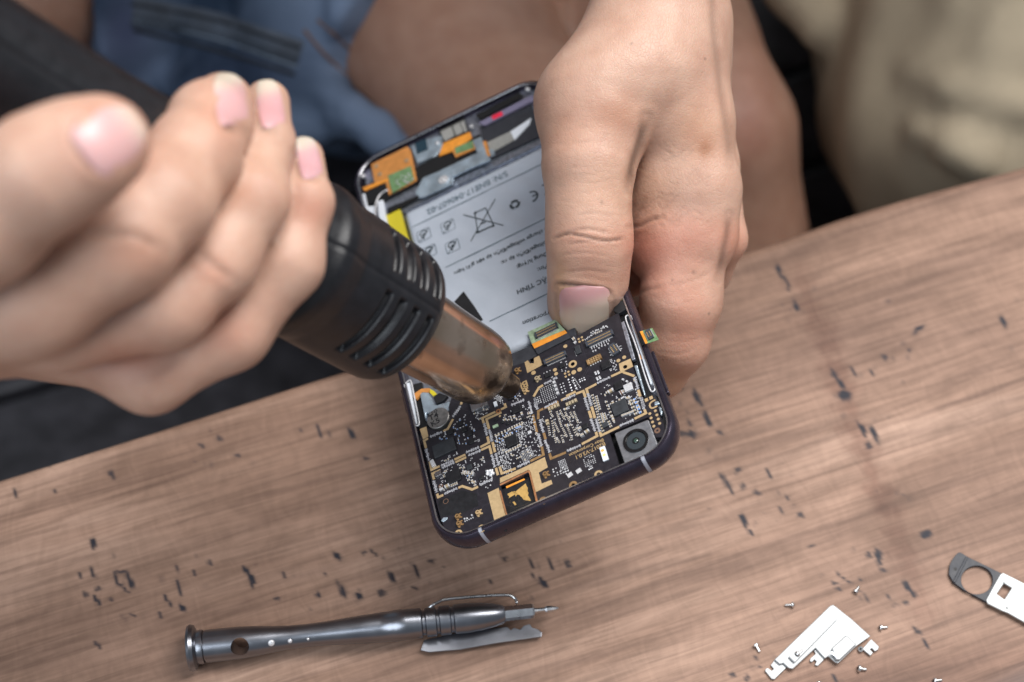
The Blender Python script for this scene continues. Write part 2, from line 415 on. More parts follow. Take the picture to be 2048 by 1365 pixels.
def build_table():
    n = len(ed)
    s_rows = np.concatenate([np.linspace(0, 0.45, 7), np.arange(0.53, 40, 0.08), np.arange(40, 75, 1.0)])
    d = np.gradient(ed, axis=0); d /= np.linalg.norm(d, axis=1)[:, None]; inn = np.array([edir[1], -edir[0]])
    # even spacing along the edge
    L = np.r_[0, np.cumsum(np.linalg.norm(np.diff(ed, axis=0), axis=1))]
    q = np.arange(0, L[-1], 0.09); e2 = np.stack([np.interp(q, L, ed[:, i]) for i in (0, 1)], 1)
    P = e2[None] + inn[None, None]*s_rows[:, None, None]
    rr = 0.45; t = np.clip(1-s_rows/rr, 0, 1); z = -rr*(1-np.sqrt(np.clip(1-t*t, 0, 1)))
    nr, nc = P.shape[:2]
    V = np.concatenate([P, np.broadcast_to(z[:, None, None], (nr, nc, 1))], 2).reshape(-1, 3)
    px, py, _ = PIX(V)
    rng = np.random.RandomState(4)
    wob = np.zeros((2, len(V)))
    for k in range(10):
        w = rng.randn(2)*rng.uniform(0.05, 0.30)
        for c in range(2): wob[c] += np.sin(px*w[0]+py*w[1]+rng.uniform(0, 6.3))*1.5/(1+k*0.2)
    col = np.zeros((len(V), 3), np.float32)
    for (x, y, l, w, a) in MARKS:
        s = (abs(px-x) < l+20) & (abs(py-y) < l+20)
        dx = px[s]-x+wob[0][s]; dy = py[s]-y+wob[1][s]; ca, sa = math.cos(math.radians(a)), math.sin(math.radians(a))
        u = (dx*ca+dy*sa)/(l*0.56); v = (-dx*sa+dy*ca)/(w*0.52)
        k = np.clip((1.12-np.sqrt(u*u+v*v))*2.6, 0, 1)*(0.85 if l < 20 else 1.0)
        col[s, 0] = np.maximum(col[s, 0], k)
    # many faint specks round the larger marks
    for _ in range(110):
        m_ = MARKS[rng.randint(len(MARKS))]; x = m_[0]+rng.randn()*38; y = m_[1]+rng.randn()*32
        r = rng.uniform(2, 5.5); s = (abs(px-x) < 14) & (abs(py-y) < 14)
        k = np.clip(1.3-np.hypot(px[s]-x+wob[0][s]*.5, (py[s]-y+wob[1][s]*.5)*0.7)/r, 0, 1)*rng.uniform(0.15, 0.6)
        col[s, 0] = np.maximum(col[s, 0], k)
    Pp = np.stack([px, py], 1)
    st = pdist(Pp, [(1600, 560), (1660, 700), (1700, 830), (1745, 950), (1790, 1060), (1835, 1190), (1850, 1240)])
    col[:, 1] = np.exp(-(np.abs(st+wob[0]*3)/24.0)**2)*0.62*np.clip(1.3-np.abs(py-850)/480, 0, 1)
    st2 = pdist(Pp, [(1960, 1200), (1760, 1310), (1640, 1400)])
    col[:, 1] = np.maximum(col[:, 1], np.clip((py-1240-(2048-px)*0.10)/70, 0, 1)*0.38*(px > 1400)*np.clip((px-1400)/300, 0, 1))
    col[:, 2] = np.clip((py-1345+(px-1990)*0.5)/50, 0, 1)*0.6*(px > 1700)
    idx = np.arange(nr*nc).reshape(nr, nc)
    f = np.stack([idx[:-1, :-1], idx[1:, :-1], idx[1:, 1:], idx[:-1, 1:]], -1).reshape(-1, 4)
    # underside and skirt
    nb = len(V); bt = V.reshape(nr, nc, 3)
    rim = np.concatenate([idx[0, :], idx[1:, -1], idx[-1, -2::-1], idx[-2:0:-1, 0]])
    low = V[rim].copy(); low[:, 2] = -3.2
    V = np.vstack([V, low]); col = np.vstack([col, np.zeros((len(low), 3))])
    k = len(rim); a = np.arange(k); b = (a+1) % k
    f = np.vstack([f, np.stack([rim[a], rim[b], nb+b, nb+a], 1)])
    t = empty('table', 'worn brown wooden table marked with black ink flecks', 'table')
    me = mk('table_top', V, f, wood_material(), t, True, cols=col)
    b_ = MB()
    for x, y in ((-30, 18), (40, 40), (-30, -18), (45, -10)):
        b_ = MB(); b_.box((x, y), (5, 5), -74, -3.3, GA); b_.build('leg', M['seat'], t, bevel=0.4)
build_table()
fl = MB(); fl.box((0, 60), (500, 500), -78, -75)
o = fl.build('floor', M['floor']); o['kind'] = 'structure'
# dark slatted bench beyond the table
bench = empty('bench', 'dark slatted wooden bench behind the table, under the seated person', 'bench', (0, 50, -22))
ba = GA
for k in range(7):
    b = MB(); yy = 2+k*6.4
    c = (math.cos(ba)*20-math.sin(ba)*yy, math.sin(ba)*20+math.cos(ba)*yy-14)
    b.box(c, (150, 5.9), -1.4, 0, ba); b.build('seat_slat', M['seat'], bench, bevel=0.3)
for k in (-45, 75):
    b = MB(); b.box((k, k*math.tan(ba)+8), (5, 34), -52, -1.5, ba); b.build('leg', M['seat'], bench, bevel=0.3)

# ------------------------------------------------------------------ screwdriver on the table
def lathe(prof, org, axis, n=48, up=(0, 0, 1)):
    ax = np.asarray(axis, float); ax /= np.linalg.norm(ax)
    a = np.asarray(up, float); a = a-ax*(a @ ax); a /= np.linalg.norm(a); b = np.cross(ax, a)
    v = []; K = len(prof)
    for s, r in prof:
        for j in range(n):
            t = 2*math.pi*j/n; v.append(np.asarray(org)+ax*s+r*(a*math.cos(t)+b*math.sin(t)))
    f = [(i*n+j, i*n+(j+1) % n, (i+1)*n+(j+1) % n, (i+1)*n+j) for i in range(K-1) for j in range(n)]
    f += [tuple(reversed(range(n))), tuple(range((K-1)*n, K*n))]
    return v, f
def fixn(o):
    bm = bmesh.new(); bm.from_mesh(o.data); bmesh.ops.recalc_face_normals(bm, faces=bm.faces); bm.to_mesh(o.data); bm.free()
def autosmooth(o, ang=35):
    me = o.data
    for p in me.polygons: p.use_smooth = True
    me.set_sharp_from_angle(angle=math.radians(ang))
def screwdriver():
    sx, sy = 1/2.438, 1/2.438
    A = T(340+95*sx, 1150+358*sy, 0.62); B = T(340+1640*sx, 1150+190*sy, 0.62)
    t = empty('precision_screwdriver', 'gunmetal precision screwdriver lying on the table below the phone', 'screwdriver', tuple(A*[1, 1, 0]))
    off = A*[1, 1, 0]; ax = B-A; Ln = np.linalg.norm(ax); ax /= Ln
    A = A-off
    k = Ln/1545.0
    def prof(rows): return [((x-95)*k, r*k) for x, r in rows]
    v, f = lathe(prof([(88, 20), (86, 85), (92, 108), (104, 114), (122, 108), (130, 90), (134, 80), (150, 83), (164, 82), (166, 70), (170, 70), (172, 79), (250, 79), (330, 78), (420, 72), (500, 63), (580, 57), (660, 55), (740, 57), (830, 62), (930, 68), (1020, 72), (1085, 74), (1088, 76), (1150, 75), (1222, 72), (1228, 60), (1240, 60), (1246, 71),
                       (1292, 71), (1298, 60), (1308, 60), (1314, 71), (1362, 71), (1368, 62), (1380, 62), (1386, 71), (1450, 72), (1520, 66), (1580, 56), (1625, 44), (1632, 38), (1632, 10)]), A, ax, 64)
    h = mk('handle', v, f, M['gunmetal'], t); fixn(h)
    side = np.cross(ax, [0, 0, 1]); side /= np.linalg.norm(side)
    vdir = CL-(A+off); vdir /= np.linalg.norm(vdir)
    vd = vdir-ax*(vdir @ ax); vd /= np.linalg.norm(vd)
    low = vd*math.cos(0.28)+np.cross(ax, vd)*math.sin(0.28)*(1 if np.cross(ax, vd)[1] < 0 else -1)
    def cut(x, r, depth, through=False):
        c = A+ax*((x-95)*k)
        vv, ff = lathe([(-2 if through else 0.0, r*k), (2, r*k)] if through else [(0, 0.002), (depth*1.0, r*k), (depth+1.0, r*k*1.2)], c+low*(0 if through else 79*k-depth), low, 24, up=ax)
        c_ = mk('cutter', vv, ff, M['steel'], t); fixn(c_); mo = h.modifiers.new('hole', 'BOOLEAN'); mo.operation = 'DIFFERENCE'; mo.object = c_; mo.solver = 'EXACT'
        return c_, mo
    cs = [cut(345, 44, 0, True), cut(495, 26, 0.14), cut(585, 18, 0.16), cut(672, 12, 0.16)]
    bpy.context.view_layer.update()
    dg = bpy.context.evaluated_depsgraph_get(); me = bpy.data.meshes.new_from_object(h.evaluated_get(dg))
    h.modifiers.clear(); h.data = me
    for c_, _ in cs: bpy.data.objects.remove(c_)
    autosmooth(h)
    for x, r in ((495, 24), (585, 16), (672, 10)):
        c = A+ax*((x-95)*k)+low*(70*k); v, f = lathe([(0, r*k*.7), (0.02, r*k*0.6), (0.03, 0.01)], c-low*.04, low, 16, up=ax); mk('dimple_glint', v, f, M['bright'], t, True)  # bright disc set in each dimple to imitate its lit inside
    v, f = lathe(prof([(1620, 20), (1622, 36), (1770, 36), (1778, 30), (1780, 10)]), A, ax, 6); o = mk('bit_holder', v, f, M['steel'], t)
    v, f = lathe(prof([(1775, 10), (1780, 15), (1800, 12), (1830, 11), (1840, 17), (1860, 17), (1885, 10), (1898, 3)]), A, ax, 8); mk('screwdriver_bit', v, f, M['steel'], t)
    # wire pocket clip above, serrated steel clip below
    cr = side if side[1] > 0 else -side
    def Q(x, lat, h_): return A+ax*((x-95)*k)+cr*(lat*k)+np.array([0, 0, h_])
    b = MB(); b.tube(smooth_path([Q(1255, 60, 0.1), Q(1290, 76, 0.2), Q(1318, 94, 0.1), (Q(1345, 106, 0.05)), Q(1450, 110, 0.0), Q(1640, 104, -0.05), Q(1690, 86, -0.1), Q(1700, 55, -0.1)], 5), 0.048, 8)
    b.build('wire_clip', M['steel'], t, True)
    o2 = [(1225, -62), (1400, -42), (1640, -40), (1655, -60), (1672, -48), (1700, -62), (1720, -44), (1752, -38), (1762, -60), (1790, -72), (1806, -90), (1800, -112), (1600, -118), (1400, -132), (1250, -128), (1205, -112)]
    b = MB(); P3 = [Q(x, l, 0) for x, l in o2]
    b.prism([p[:2] for p in P3], 0.16, 0.23); b.build('serrated_clip', M['gunmetal'], t, bevel=0.015)
screwdriver()

# ------------------------------------------------------------------ plates and screws on the table
def C3(pts, h): return np.array([T(1448+x/3.413, 1065+y/3.413, h) for x, y in pts])
def flat_part(name, poly, z0, z1, m, parent, org, holes=(), bev=0.02):
    b = MB(); b.prism(C3(poly, z1)[:, :2]-org[:2], z0, z1, holes=[C3(h, z1)[:, :2]-org[:2] for h in holes])
    return b.build(name, m, parent, bevel=bev)
org = T(1648, 1290, 0)
br = empty('metal_bracket', 'pale stamped metal bracket with notched tabs among screws on the table', 'bracket', tuple(org))
flat_part('plate', [(345, 868), (720, 505), (745, 493), (775, 515), (805, 540), (870, 590), (1000, 708), (905, 775), (780, 893), (760, 888), (712, 845), (690, 860), (662, 832), (625, 790), (470, 932), (440, 925), (405, 893), (380, 900)], 0.10, 0.16, M['brmetal'], br, org)
flat_part('tab', [(385, 885), (435, 915), (345, 1003), (325, 1000), (280, 945), (285, 930), (300, 925), (326, 944), (340, 932), (318, 905), (332, 890), (345, 868)], 0.03, 0.08, M['brmetal'], br, org, bev=0.012)
flat_part('tab', [(640, 785), (690, 845), (680, 872), (640, 912), (620, 905), (632, 880), (618, 868), (600, 886), (585, 878), (590, 860), (625, 830), (615, 805)], 0.03, 0.08, M['brmetal'], br, org, bev=0.012)
flat_part('tab', [(1005, 728), (1058, 780), (1052, 800), (1030, 812), (1010, 790), (996, 800), (1018, 820), (1000, 842), (945, 795)], 0.05, 0.10, M['brmetal'], br, org, bev=0.012)
flat_part('raised_rib', [(440, 850), (735, 555), (775, 590), (480, 890)], 0.165, 0.24, M['brmetal'], br, org, bev=0.03)
flat_part('raised_pad', [(735, 790), (835, 700), (905, 762), (790, 870), (765, 868)], 0.165, 0.29, M['brmetal'], br, org, bev=0.03)
flat_part('slot', [(725, 822), (738, 812), (785, 852), (775, 862)], 0.291, 0.294, M['alu'], br, org, bev=0)
org = T(1965, 1175, 0)
pl = empty('camera_cover', 'charcoal plate with a round hole joined to a white plate at the right edge', 'cover plate', tuple(org))
ring = [(1727+108*math.cos(a), 325+98*math.sin(a)) for a in np.linspace(0, 2*math.pi, 33)[:-1]]
flat_part('dark_plate', smooth_path([(1540, 225), (1562, 180), (1600, 138), (1625, 143)], 4).tolist() + [(1665, 168), (1895, 280), (1905, 300), (1825, 470), (1790, 474), (1640, 395), (1565, 340), (1535, 285)], 0.02, 0.12, M['bracket'], pl, org, holes=[ring], bev=0.02)
flat_part('ridge', [(1652, 165), (1668, 172), (1580, 345), (1562, 335)], 0.122, 0.16, M['bracket'], pl, org)
v = C3([(1580, 250)], 0.13)[0]-org
b = MB(); b.disc(v, 0.055, 0.12, 0.125); b.build('peg_hole', M['void'], pl)
sq = [(1912, 345), (1967, 378), (1915, 458), (1862, 420)]
flat_part('white_plate', [(1905, 276), (1990, 318), (2300, 480), (2320, 520), (2210, 690), (2060, 618), (1940, 550), (1900, 535), (1800, 485), (1790, 462), (1845, 360), (1885, 290)], 0.125, 0.19, M['tabmetal'], pl, org, holes=[sq])
flat_part('groove', [(1982, 402), (1992, 408), (1965, 468), (1955, 462)], 0.191, 0.194, M['alu'], pl, org, bev=0)
b = MB(); b.disc(C3([(1932, 516)], 0.2)[0]-org, 0.03, 0.19, 0.195); b.build('pin_hole', M['void'], pl)

def make_screw(head_r, shaft_r, ln, label):
    t = empty('small_screw', label, 'screw', (0, 0, 0), 'tiny screws scattered on the table')
    v, f = lathe([(0, 0.02), (0.0, head_r*0.8), (0.02, head_r), (0.07, head_r), (0.075, shaft_r), (0.08, 0.02)], (0, 0, 0), (1, 0, 0), 20)
    o = mk('head', v, f, M['screwmetal'], t); autosmooth(o)
    pr = [(0.07, shaft_r)]; s = 0.09
    while s < ln: pr += [(s, shaft_r*0.82), (s+0.018, shaft_r*1.05)]; s += 0.036
    pr += [(ln, shaft_r*0.8), (ln+0.02, 0.005)]
    v, f = lathe(pr, (0, 0, 0), (1, 0, 0), 14); o = mk('threaded_shaft', v, f, M['screwmetal'], t, True)
    b = MB(); b.box((0, 0), (0.02, 0.02), -0.002, 0.002)
    for a in (0, math.pi/2):
        q = MB(); q.box((0, 0), (head_r*1.2, 0.028), -0.002, 0.003, a)
        b.add([(-(z)-0.001, x, y) for x, y, z in q.v], q.f)
    b.build('cross_slot', M['void'], t)
    return t
SCREWS = [((478, 495), (405, 497), 0, 'screw lying left of the bracket top, head to the right'),
          ((893, 412), (930, 358), 0, 'screw above the bracket pointing away up to the right'),
          ((213, 762), (255, 835), 0, 'screw at the left of the bracket with its head uppermost'),
          ((492, 838), (550, 795), 0.17, 'screw resting on top of the bracket'),
          ((1060, 652), (1140, 645), 0, 'screw right of the bracket with its head to the left'),
          ((930, 800), (960, 790), 0, 'screw half hidden under the right tab of the bracket'),
          ((912, 930), (985, 938), 0, 'white headed screw below the bracket with a blue thread tip'),
          ((645, 1020), (650, 1070), 0, 'screw cut by the bottom edge below the bracket'),
          ((1430, 1015), (1505, 1005), 0, 'screw lying at the bottom edge right of the others')]
proto = None
def copy_tree(o, parent=None):
    c = o.copy(); link(c)
    if parent is not None: c.parent = parent
    for ch in list(o.children): copy_tree(ch, c)
    return c
for i, (h_, e_, z, lab) in enumerate(SCREWS):
    a = C3([h_], z+0.08)[0]; e = C3([e_], z+0.04)[0]
    if i == 0: proto = make_screw(0.085, 0.042, 0.26, lab); s = proto
    else: s = copy_tree(proto)
    s.location = Vector((a[0], a[1], z+0.085))*CM; s['label'] = lab
    d = e-a; s.rotation_euler = (0.4*i, 0.17, math.atan2(d[1], d[0]))
    if i == 6: s.scale = (1, 1.25, 1.25)
    if i == 5: s.rotation_euler = (0, 1.2, 0.3); s.scale = (0.7, 1, 1); s.location.z = 0.0012
# ------------------------------------------------------------------ the opened phone
ZB = -0.04                       # board surface, just below the rim
WP, LP = 7.15, 14.8*1.04995
mw = Matrix([[*RPW[i], TPW[i]*CM] for i in range(3)] + [[0, 0, 0, 1]])
phone = empty('phone', 'opened phone with bare black circuit board and silver battery, held over the table', 'phone', mat=mw)
def rrect(w, l, r, n=10, grow=0.0):
    out = []
    for cx, cy, a0 in ((w/2-r, l/2-r, 0), (-w/2+r, l/2-r, 90), (-w/2+r, -l/2+r, 180), (w/2-r, -l/2+r, 270)):
        for k in range(n+1):
            a = math.radians(a0+90*k/n); out.append((cx+(r+grow)*math.cos(a), cy+(r+grow)*math.sin(a)))
    return out
PROF = [(-0.15, -0.10), (-0.145, -0.01), (-0.135, 0.0), (-0.10, 0.0), (-0.095, -0.02), (-0.085, -0.02), (-0.07, -0.005), (-0.02, -0.005), (0.03, -0.05), (0.075, -0.16), (0.095, -0.32), (0.085, -0.50), (0.04, -0.64), (-0.04, -0.70), (-0.13, -0.70), (-0.15, -0.66)]
def frame():
    v = []; f = []; K = len(PROF); m = []
    rings = [rrect(WP, LP, 1.05, 14, g) for g, z in PROF]; n = len(rings[0])
    for (g, z), R in zip(PROF, rings): v += [(x, y, z) for x, y in R]
    for i in range(K):
        for j in range(n):
            f.append((i*n+j, i*n+(j+1) % n, (i+1) % K*n+(j+1) % n, (i+1) % K*n+j)); m.append(1 if i in (1, 2) else 0)
    o = mk('frame', v, f, [M['frame'], M['steel']], phone, midx=m)
    bm = bmesh.new(); bm.from_mesh(o.data); bmesh.ops.recalc_face_normals(bm, faces=bm.faces); bm.to_mesh(o.data); bm.free()
    autosmooth(o, 40); return o
fr = frame()
def band(y_or_x, side, w, name='antenna_line'):
    """short plastic insert across the rim"""
    v = []; K = len(PROF)
    for s in (-w/2, w/2):
        for g, z in PROF[3:14]:
            g2 = g+0.004; z2 = z+0.004
            if side == 'bottom': v.append((y_or_x+s, -LP/2-g2, z2 if z > -0.3 else z-0.003))
            if side == 'right': v.append((WP/2+g2, y_or_x+s, z2))
    k = 11; f = [(i, i+1, k+i+1, k+i) for i in range(k-1)]
    mk(name, v, f, M['antenna'], fr, True)
M['antenna'] = mat('grey_antenna_plastic', (0.30, 0.31, 0.36), 0.5)
band(PH(962, 1075)[0]+0.02, 'bottom', 0.10); band(PH(1290, 930)[0], 'bottom', 0.10)
b = MB(); cx = PH(1006, 1067)[0]
b.tube([(cx-0.03, -LP/2-0.10, -0.34), (cx+0.03, -LP/2-0.10, -0.34)], 0.022, 8); b.build('microphone_hole', M['void'], fr)
b = MB(); b.prism(rrect(WP, LP, 1.05, 12, -0.12), -0.66, -0.40); b.build('mid_frame', M['alu'], phone)
b = MB(); b.prism(rrect(WP, LP, 1.05, 12, -0.10), -0.72, -0.665); b.build('screen_glass', M['lensring'], phone)
# side key on the right wall
a = PH(1309, 700)[1]; c = PH(1337, 765)[1]
b = MB(); b.box((WP/2+0.105, (a+c)/2), (0.09, abs(a-c)*1.25), -0.40, -0.20); b.build('side_button', M['frame'], phone, bevel=0.03)
c = PH(812, 790)[1]
b = MB(); b.box((-WP/2-0.09, c), (0.07, 0.9), -0.40, -0.22); b.build('side_button', M['frame'], phone, bevel=0.03)

def K1(x, y): return 1040+x/7.583, 630+y/7.583
def K2(x, y): return 1190+x/7.583, 630+y/7.583
def K3(x, y): return 1060+x/7.583, 780+y/7.583
def K4(x, y): return 1190+x/7.583, 780+y/7.583
def K5(x, y): return 930+x/7.583, 770+y/7.583
def K6(x, y): return 800+x/7.583, 770+y/7.583
def K7(x, y): return 860+x/7.583, 930+y/7.583
def K8(x, y): return 1000+x/6.825, 900+y/6.825
def KA(x, y): return 700+x/5.6875, 290+y/5.6875
def KB(x, y): return 860+x/5.6875, 150+y/5.6875
def KC(x, y): return 880+x/5.6875, 330+y/5.6875
def KD(x, y): return 900+x/6.205, 500+y/6.205
def KE(x, y): return 800+x/5.25, 600+y/5.25
def LC(pts, K=None, h=ZB):
    o = []
    for x, y in pts:
        if K: x, y = K(x, y)
        o.append(PH(x, y, h)[:2])
    return np.array(o)
def slab(name, pts, z0, z1, m, parent, K=None, bevel=0.0, holes=(), label=None):
    b = MB(); b.prism(LC(pts, K, z1), z0, z1, holes=[LC(q, K, z1) for q in holes]); return b.build(name, M[m] if isinstance(m, str) else m, parent, bevel=bevel, label=label)

# --- board
BO = [(1237, 626), (1266, 735), (1283, 790), (1287, 801), (1296, 797), (1306, 795), (1312, 806), (1318, 828), (1328, 850), (1331, 868), (1326, 874), (1311, 875), (1297, 834), (1219, 867), (1226, 890), (1240, 935), (1222, 946),
      (1180, 965), (1090, 1005), (1000, 1045), (935, 1071), (908, 1074), (892, 1064), (884, 1045), (876, 1018), (868, 985), (858, 940), (846, 890), (841, 863), (852, 855), (868, 861), (888, 861), (897, 848), (900, 832), (897, 815), (905, 790), (940, 765), (985, 745), (1048, 726), (1078, 708), (1149, 675)]
win = [K8(8, 492), K8(385, 318), K8(400, 330), K8(500, 722), K8(95, 900)]
slot = [K1(150, 690), K1(165, 735), K1(195, 735), K1(212, 690), K1(205, 655), K1(150, 675)]
holes = [LC(win), LC(slot)]
def ringpts(c, r, n=12): return [(c[0]+r*math.cos(2*math.pi*i/n), c[1]+r*math.sin(2*math.pi*i/n)) for i in range(n)]
for K, x, y, r in ((K1, 803, 748, 0.06), (K2, 458, 790, 0.062), (K7, 430, 1045, 0.055), (K7, 785, 965, 0.05), (K8, 590, 700, 0.05), (K8, 1000, 480, 0.05), (K8, 1345, 345, 0.055), (K7, 240, 555, 0.065)):
    holes.append(np.array(ringpts(PH(*K(x, y), ZB)[:2], r)))
b = MB(); b.prism(LC(BO), ZB-0.09, ZB, holes=holes); board = b.build('circuit_board', M['pcb'], phone)
zt = ZB+0.0015
G = MB()      # plated copper areas and shield tracks: 0 gold, 1 scorched gold, 2 copper
def tr(pts, K, w=0.074, m=0): G.prism(ribbon(LC(pts, K), w), ZB-0.001, ZB+0.003, m)
def pad(pts, K, m=0, holes=()): G.prism(LC(pts, K), ZB-0.001, ZB+0.003, m, holes=holes)
tr([(125, 445), (125, 325), (200, 288)], K3, m=1); tr([(215, 282), (430, 180)], K3, m=1); tr([(470, 160), (600, 100)], K3); tr([(695, 62), (808, 20), (842, 115)], K3)
tr([(895, 320), (930, 430)], K3); tr([(1000, 640), (1018, 702), (785, 825)], K3); tr([(545, 950), (320, 1045), (296, 965)], K3, m=1); tr([(208, 655), (236, 750)], K3, m=1)
tr([(1160, 1050), (1008, 1128), (1030, 1200)], K1); tr([(700, 1235), (845, 1165)], K1, m=0)
tr([(935, 255), (985, 430)], K3); tr([(1060, 640), (1078, 695), (1355, 560)], K3)
tr([(245, 935), (392, 868)], K2); pad([(362, 742), (538, 665), (580, 785), (445, 850), (430, 880), (385, 880)], K2, holes=[holes[3]]); tr([(430, 872), (598, 930)], K2)
tr([(655, 1140), (688, 1240)], K2); tr([(750, 300), (772, 355), (600, 440)], K4)
tr([(600, 285), (618, 338), (545, 375)], K5); tr([(460, 412), (262, 505), (285, 582)], K5); tr([(555, 418), (325, 522), (365, 672)], K5)
tr([(340, 785), (362, 880), (232, 945)], K5); tr([(245, 990), (372, 932), (402, 1050)], K5); tr([(418, 870), (455, 1022)], K5); tr([(470, 1260), (500, 1370)], K5); tr([(525, 1240), (558, 1345), (770, 1270)], K5)
tr([(990, 1160), (1190, 1062), (1165, 940)], K5, m=1); tr([(1030, 455), (1090, 725)], K5, m=1); tr([(1040, 180), (1120, 45), (1185, 5)], K5)
pad([(300, 670), (400, 635), (432, 785), (350, 832)], K6, holes=()); tr([(425, 812), (368, 850), (395, 962)], K6); tr([(452, 1165), (478, 1290), (602, 1235)], K6); tr([(825, 1135), (992, 1060)], K6); tr([(840, 1175), (1005, 1100)], K6)
tr([(955, 200), (925, 300)], K6); tr([(805, 520), (725, 670), (655, 702)], K6); tr([(955, 198), (975, 150)], K6)
tr([(160, 80), (38, 132), (62, 222)], K7); tr([(108, 440), (125, 492), (202, 458)], K7); tr([(430, 350), (488, 325), (640, 375), (730, 335)], K7)
pad([(872, 430), (1040, 350), (1172, 808), (990, 900)], K7)
pad([(0, 455), (0, 385), (240, 280), (612, 100), (652, 240), (530, 312), (570, 462), (700, 412), (717, 466), (490, 578), (405, 282), (385, 275)], K8)
tr([(0, 480), (385, 293), (408, 310), (512, 738), (95, 928), (-2, 560)], K8, 0.055, 2)
pad([(70, 722), (120, 692), (150, 738), (212, 735), (212, 660), (290, 622), (342, 760), (112, 885)], K1)
for K, x, y, r in [(K1, 688, 478, 32), (K1, 205, 880, 38), (K1, 530, 835, 31), (K1, 548, 895, 31), (K1, 890, 367, 19), (K1, 938, 342, 19), (K1, 903, 410, 19), (K1, 952, 385, 19), (K1, 815, 872, 38), (K1, 905, 830, 38), (K1, 683, 892, 19), (K1, 734, 865, 19),
                   (K1, 748, 910, 19), (K1, 695, 938, 19), (K2, 355, 695, 31), (K2, 443, 645, 31), (K4, 915, 320, 22), (K4, 832, 362, 22), (K4, 938, 383, 22), (K4, 851, 427, 22), (K4, 960, 445, 22), (K4, 872, 490, 22), (K4, 980, 510, 22), (K4, 893, 553, 22), (K5, 530, 475, 18)]:
    G.disc(PH(*K(x, y), ZB), r/7.583/3200*45, ZB-0.001, ZB+0.003, 0)
pad([(748, 145), (795, 122), (812, 165), (765, 188)], K4); pad([(818, 110), (868, 88), (884, 132), (832, 155)], K4)
G.prism(ribbon(smooth_path(LC([(915, 152), (865, 180), (832, 215), (838, 262), (875, 278), (945, 245)], K4), 5), 0.045), ZB-0.001, ZB+0.003, 0)
G.build('gold_track', [M['gold'], M['golddk'], M['copper']], board)
for K, x, y, ro, ri, m in ((K1, 800, 748, 0.125, 0.062, 'gold'), (K7, 432, 1042, 0.115, 0.057, 'gold'), (K7, 782, 968, 0.115, 0.052, 'gold'), (K8, 590, 695, 0.118, 0.052, 'golddk'), (K8, 1000, 482, 0.118, 0.052, 'golddk'), (K8, 1345, 335, 0.118, 0.057, 'gold'), (K7, 240, 555, 0.082, 0.066, 'capbrown'),
                        (K5, 505, 402, 0.075, 0.03, 'copper'), (K7, 165, 325, 0.07, 0.03, 'capbrown'), (K4, 945, 620, 0.085, 0.035, 'capbrown')):
    b = MB(); b.disc(PH(*K(x, y), ZB), ro, ZB-0.002, ZB+0.006, 0, ri, 28); b.build('ring_pad', M[m], board)
# dark recessed film and darker bare zones
slab('bare_film', [(125, 545), (480, 385), (710, 440), (735, 620), (460, 745), (160, 790)], ZB, ZB+0.002, 'chip', board, K7)
# --- solder on the shield outline
rnd = random.Random(7)
S = MB()
def sol(p, q, K, w=0.085):
    A, B = LC([p, q], K); L = np.linalg.norm(B-A); u = (B-A)/L; nn = np.array([-u[1], u[0]]); n = max(3, int(L/0.062))
    S.prism(ribbon([A, B], w*0.55), ZB, ZB+0.006, 4)
    for k in range(n):
        t = (k+0.5)/n*L
        for s in (-0.5, 0.5):
            if rnd.random() < 0.85:
                c = A+u*(t+rnd.uniform(-.012, .012))+nn*w*s*rnd.uniform(0.55, 1.0)
                S.box(c, (rnd.uniform(.022, .045), rnd.uniform(.018, .035)), ZB, ZB+rnd.uniform(.008, .018), rnd.uniform(0, 3), rnd.choice([0, 4, 4]), 0.4)
for K, a, c in ((K3, (830, 120), (890, 310)), (K3, (925, 440), (990, 630)), (K3, (150, 450), (205, 650)), (K3, (230, 760), (300, 950)), (K3, (560, 930), (770, 840)), (K3, (220, 270), (410, 175)), (K3, (500, 160), (690, 75)), (K3, (875, 55), (935, 245)), (K3, (1000, 440), (1055, 640)),
                (K2, (30, 1040), (230, 945)), (K2, (600, 945), (655, 1130)), (K2, (690, 1250), (745, 1400)), (K4, (700, 120), (750, 300)), (K4, (590, 455), (370, 550)), (K5, (290, 585), (335, 770)), (K5, (368, 680), (412, 860)), (K5, (405, 1060), (455, 1250)), (K5, (465, 1040), (512, 1225)),
                (K5, (790, 1250), (980, 1160)), (K5, (1110, 740), (1160, 930)), (K5, (965, 250), (1020, 440)), (K5, (700, 310), (900, 230)), (K5, (530, 50), (575, 190)), (K6, (395, 970), (440, 1150)), (K6, (620, 1230), (810, 1145)), (K6, (635, 1262), (825, 1180)), (K6, (1000, 1030), (1200, 945)), (K6, (1035, 1075), (1225, 995)),
                (K6, (800, 490), (920, 320)), (K6, (640, 715), (455, 790)), (K7, (55, 240), (105, 420)), (K7, (215, 445), (415, 355)), (K7, (750, 305), (950, 220)), (K1, (365, 1050), (480, 995)), (K1, (500, 985), (565, 950)), (K1, (225, 1260), (245, 1400)), (K3, (75, 120), (115, 300))):
    sol(a, c, K)
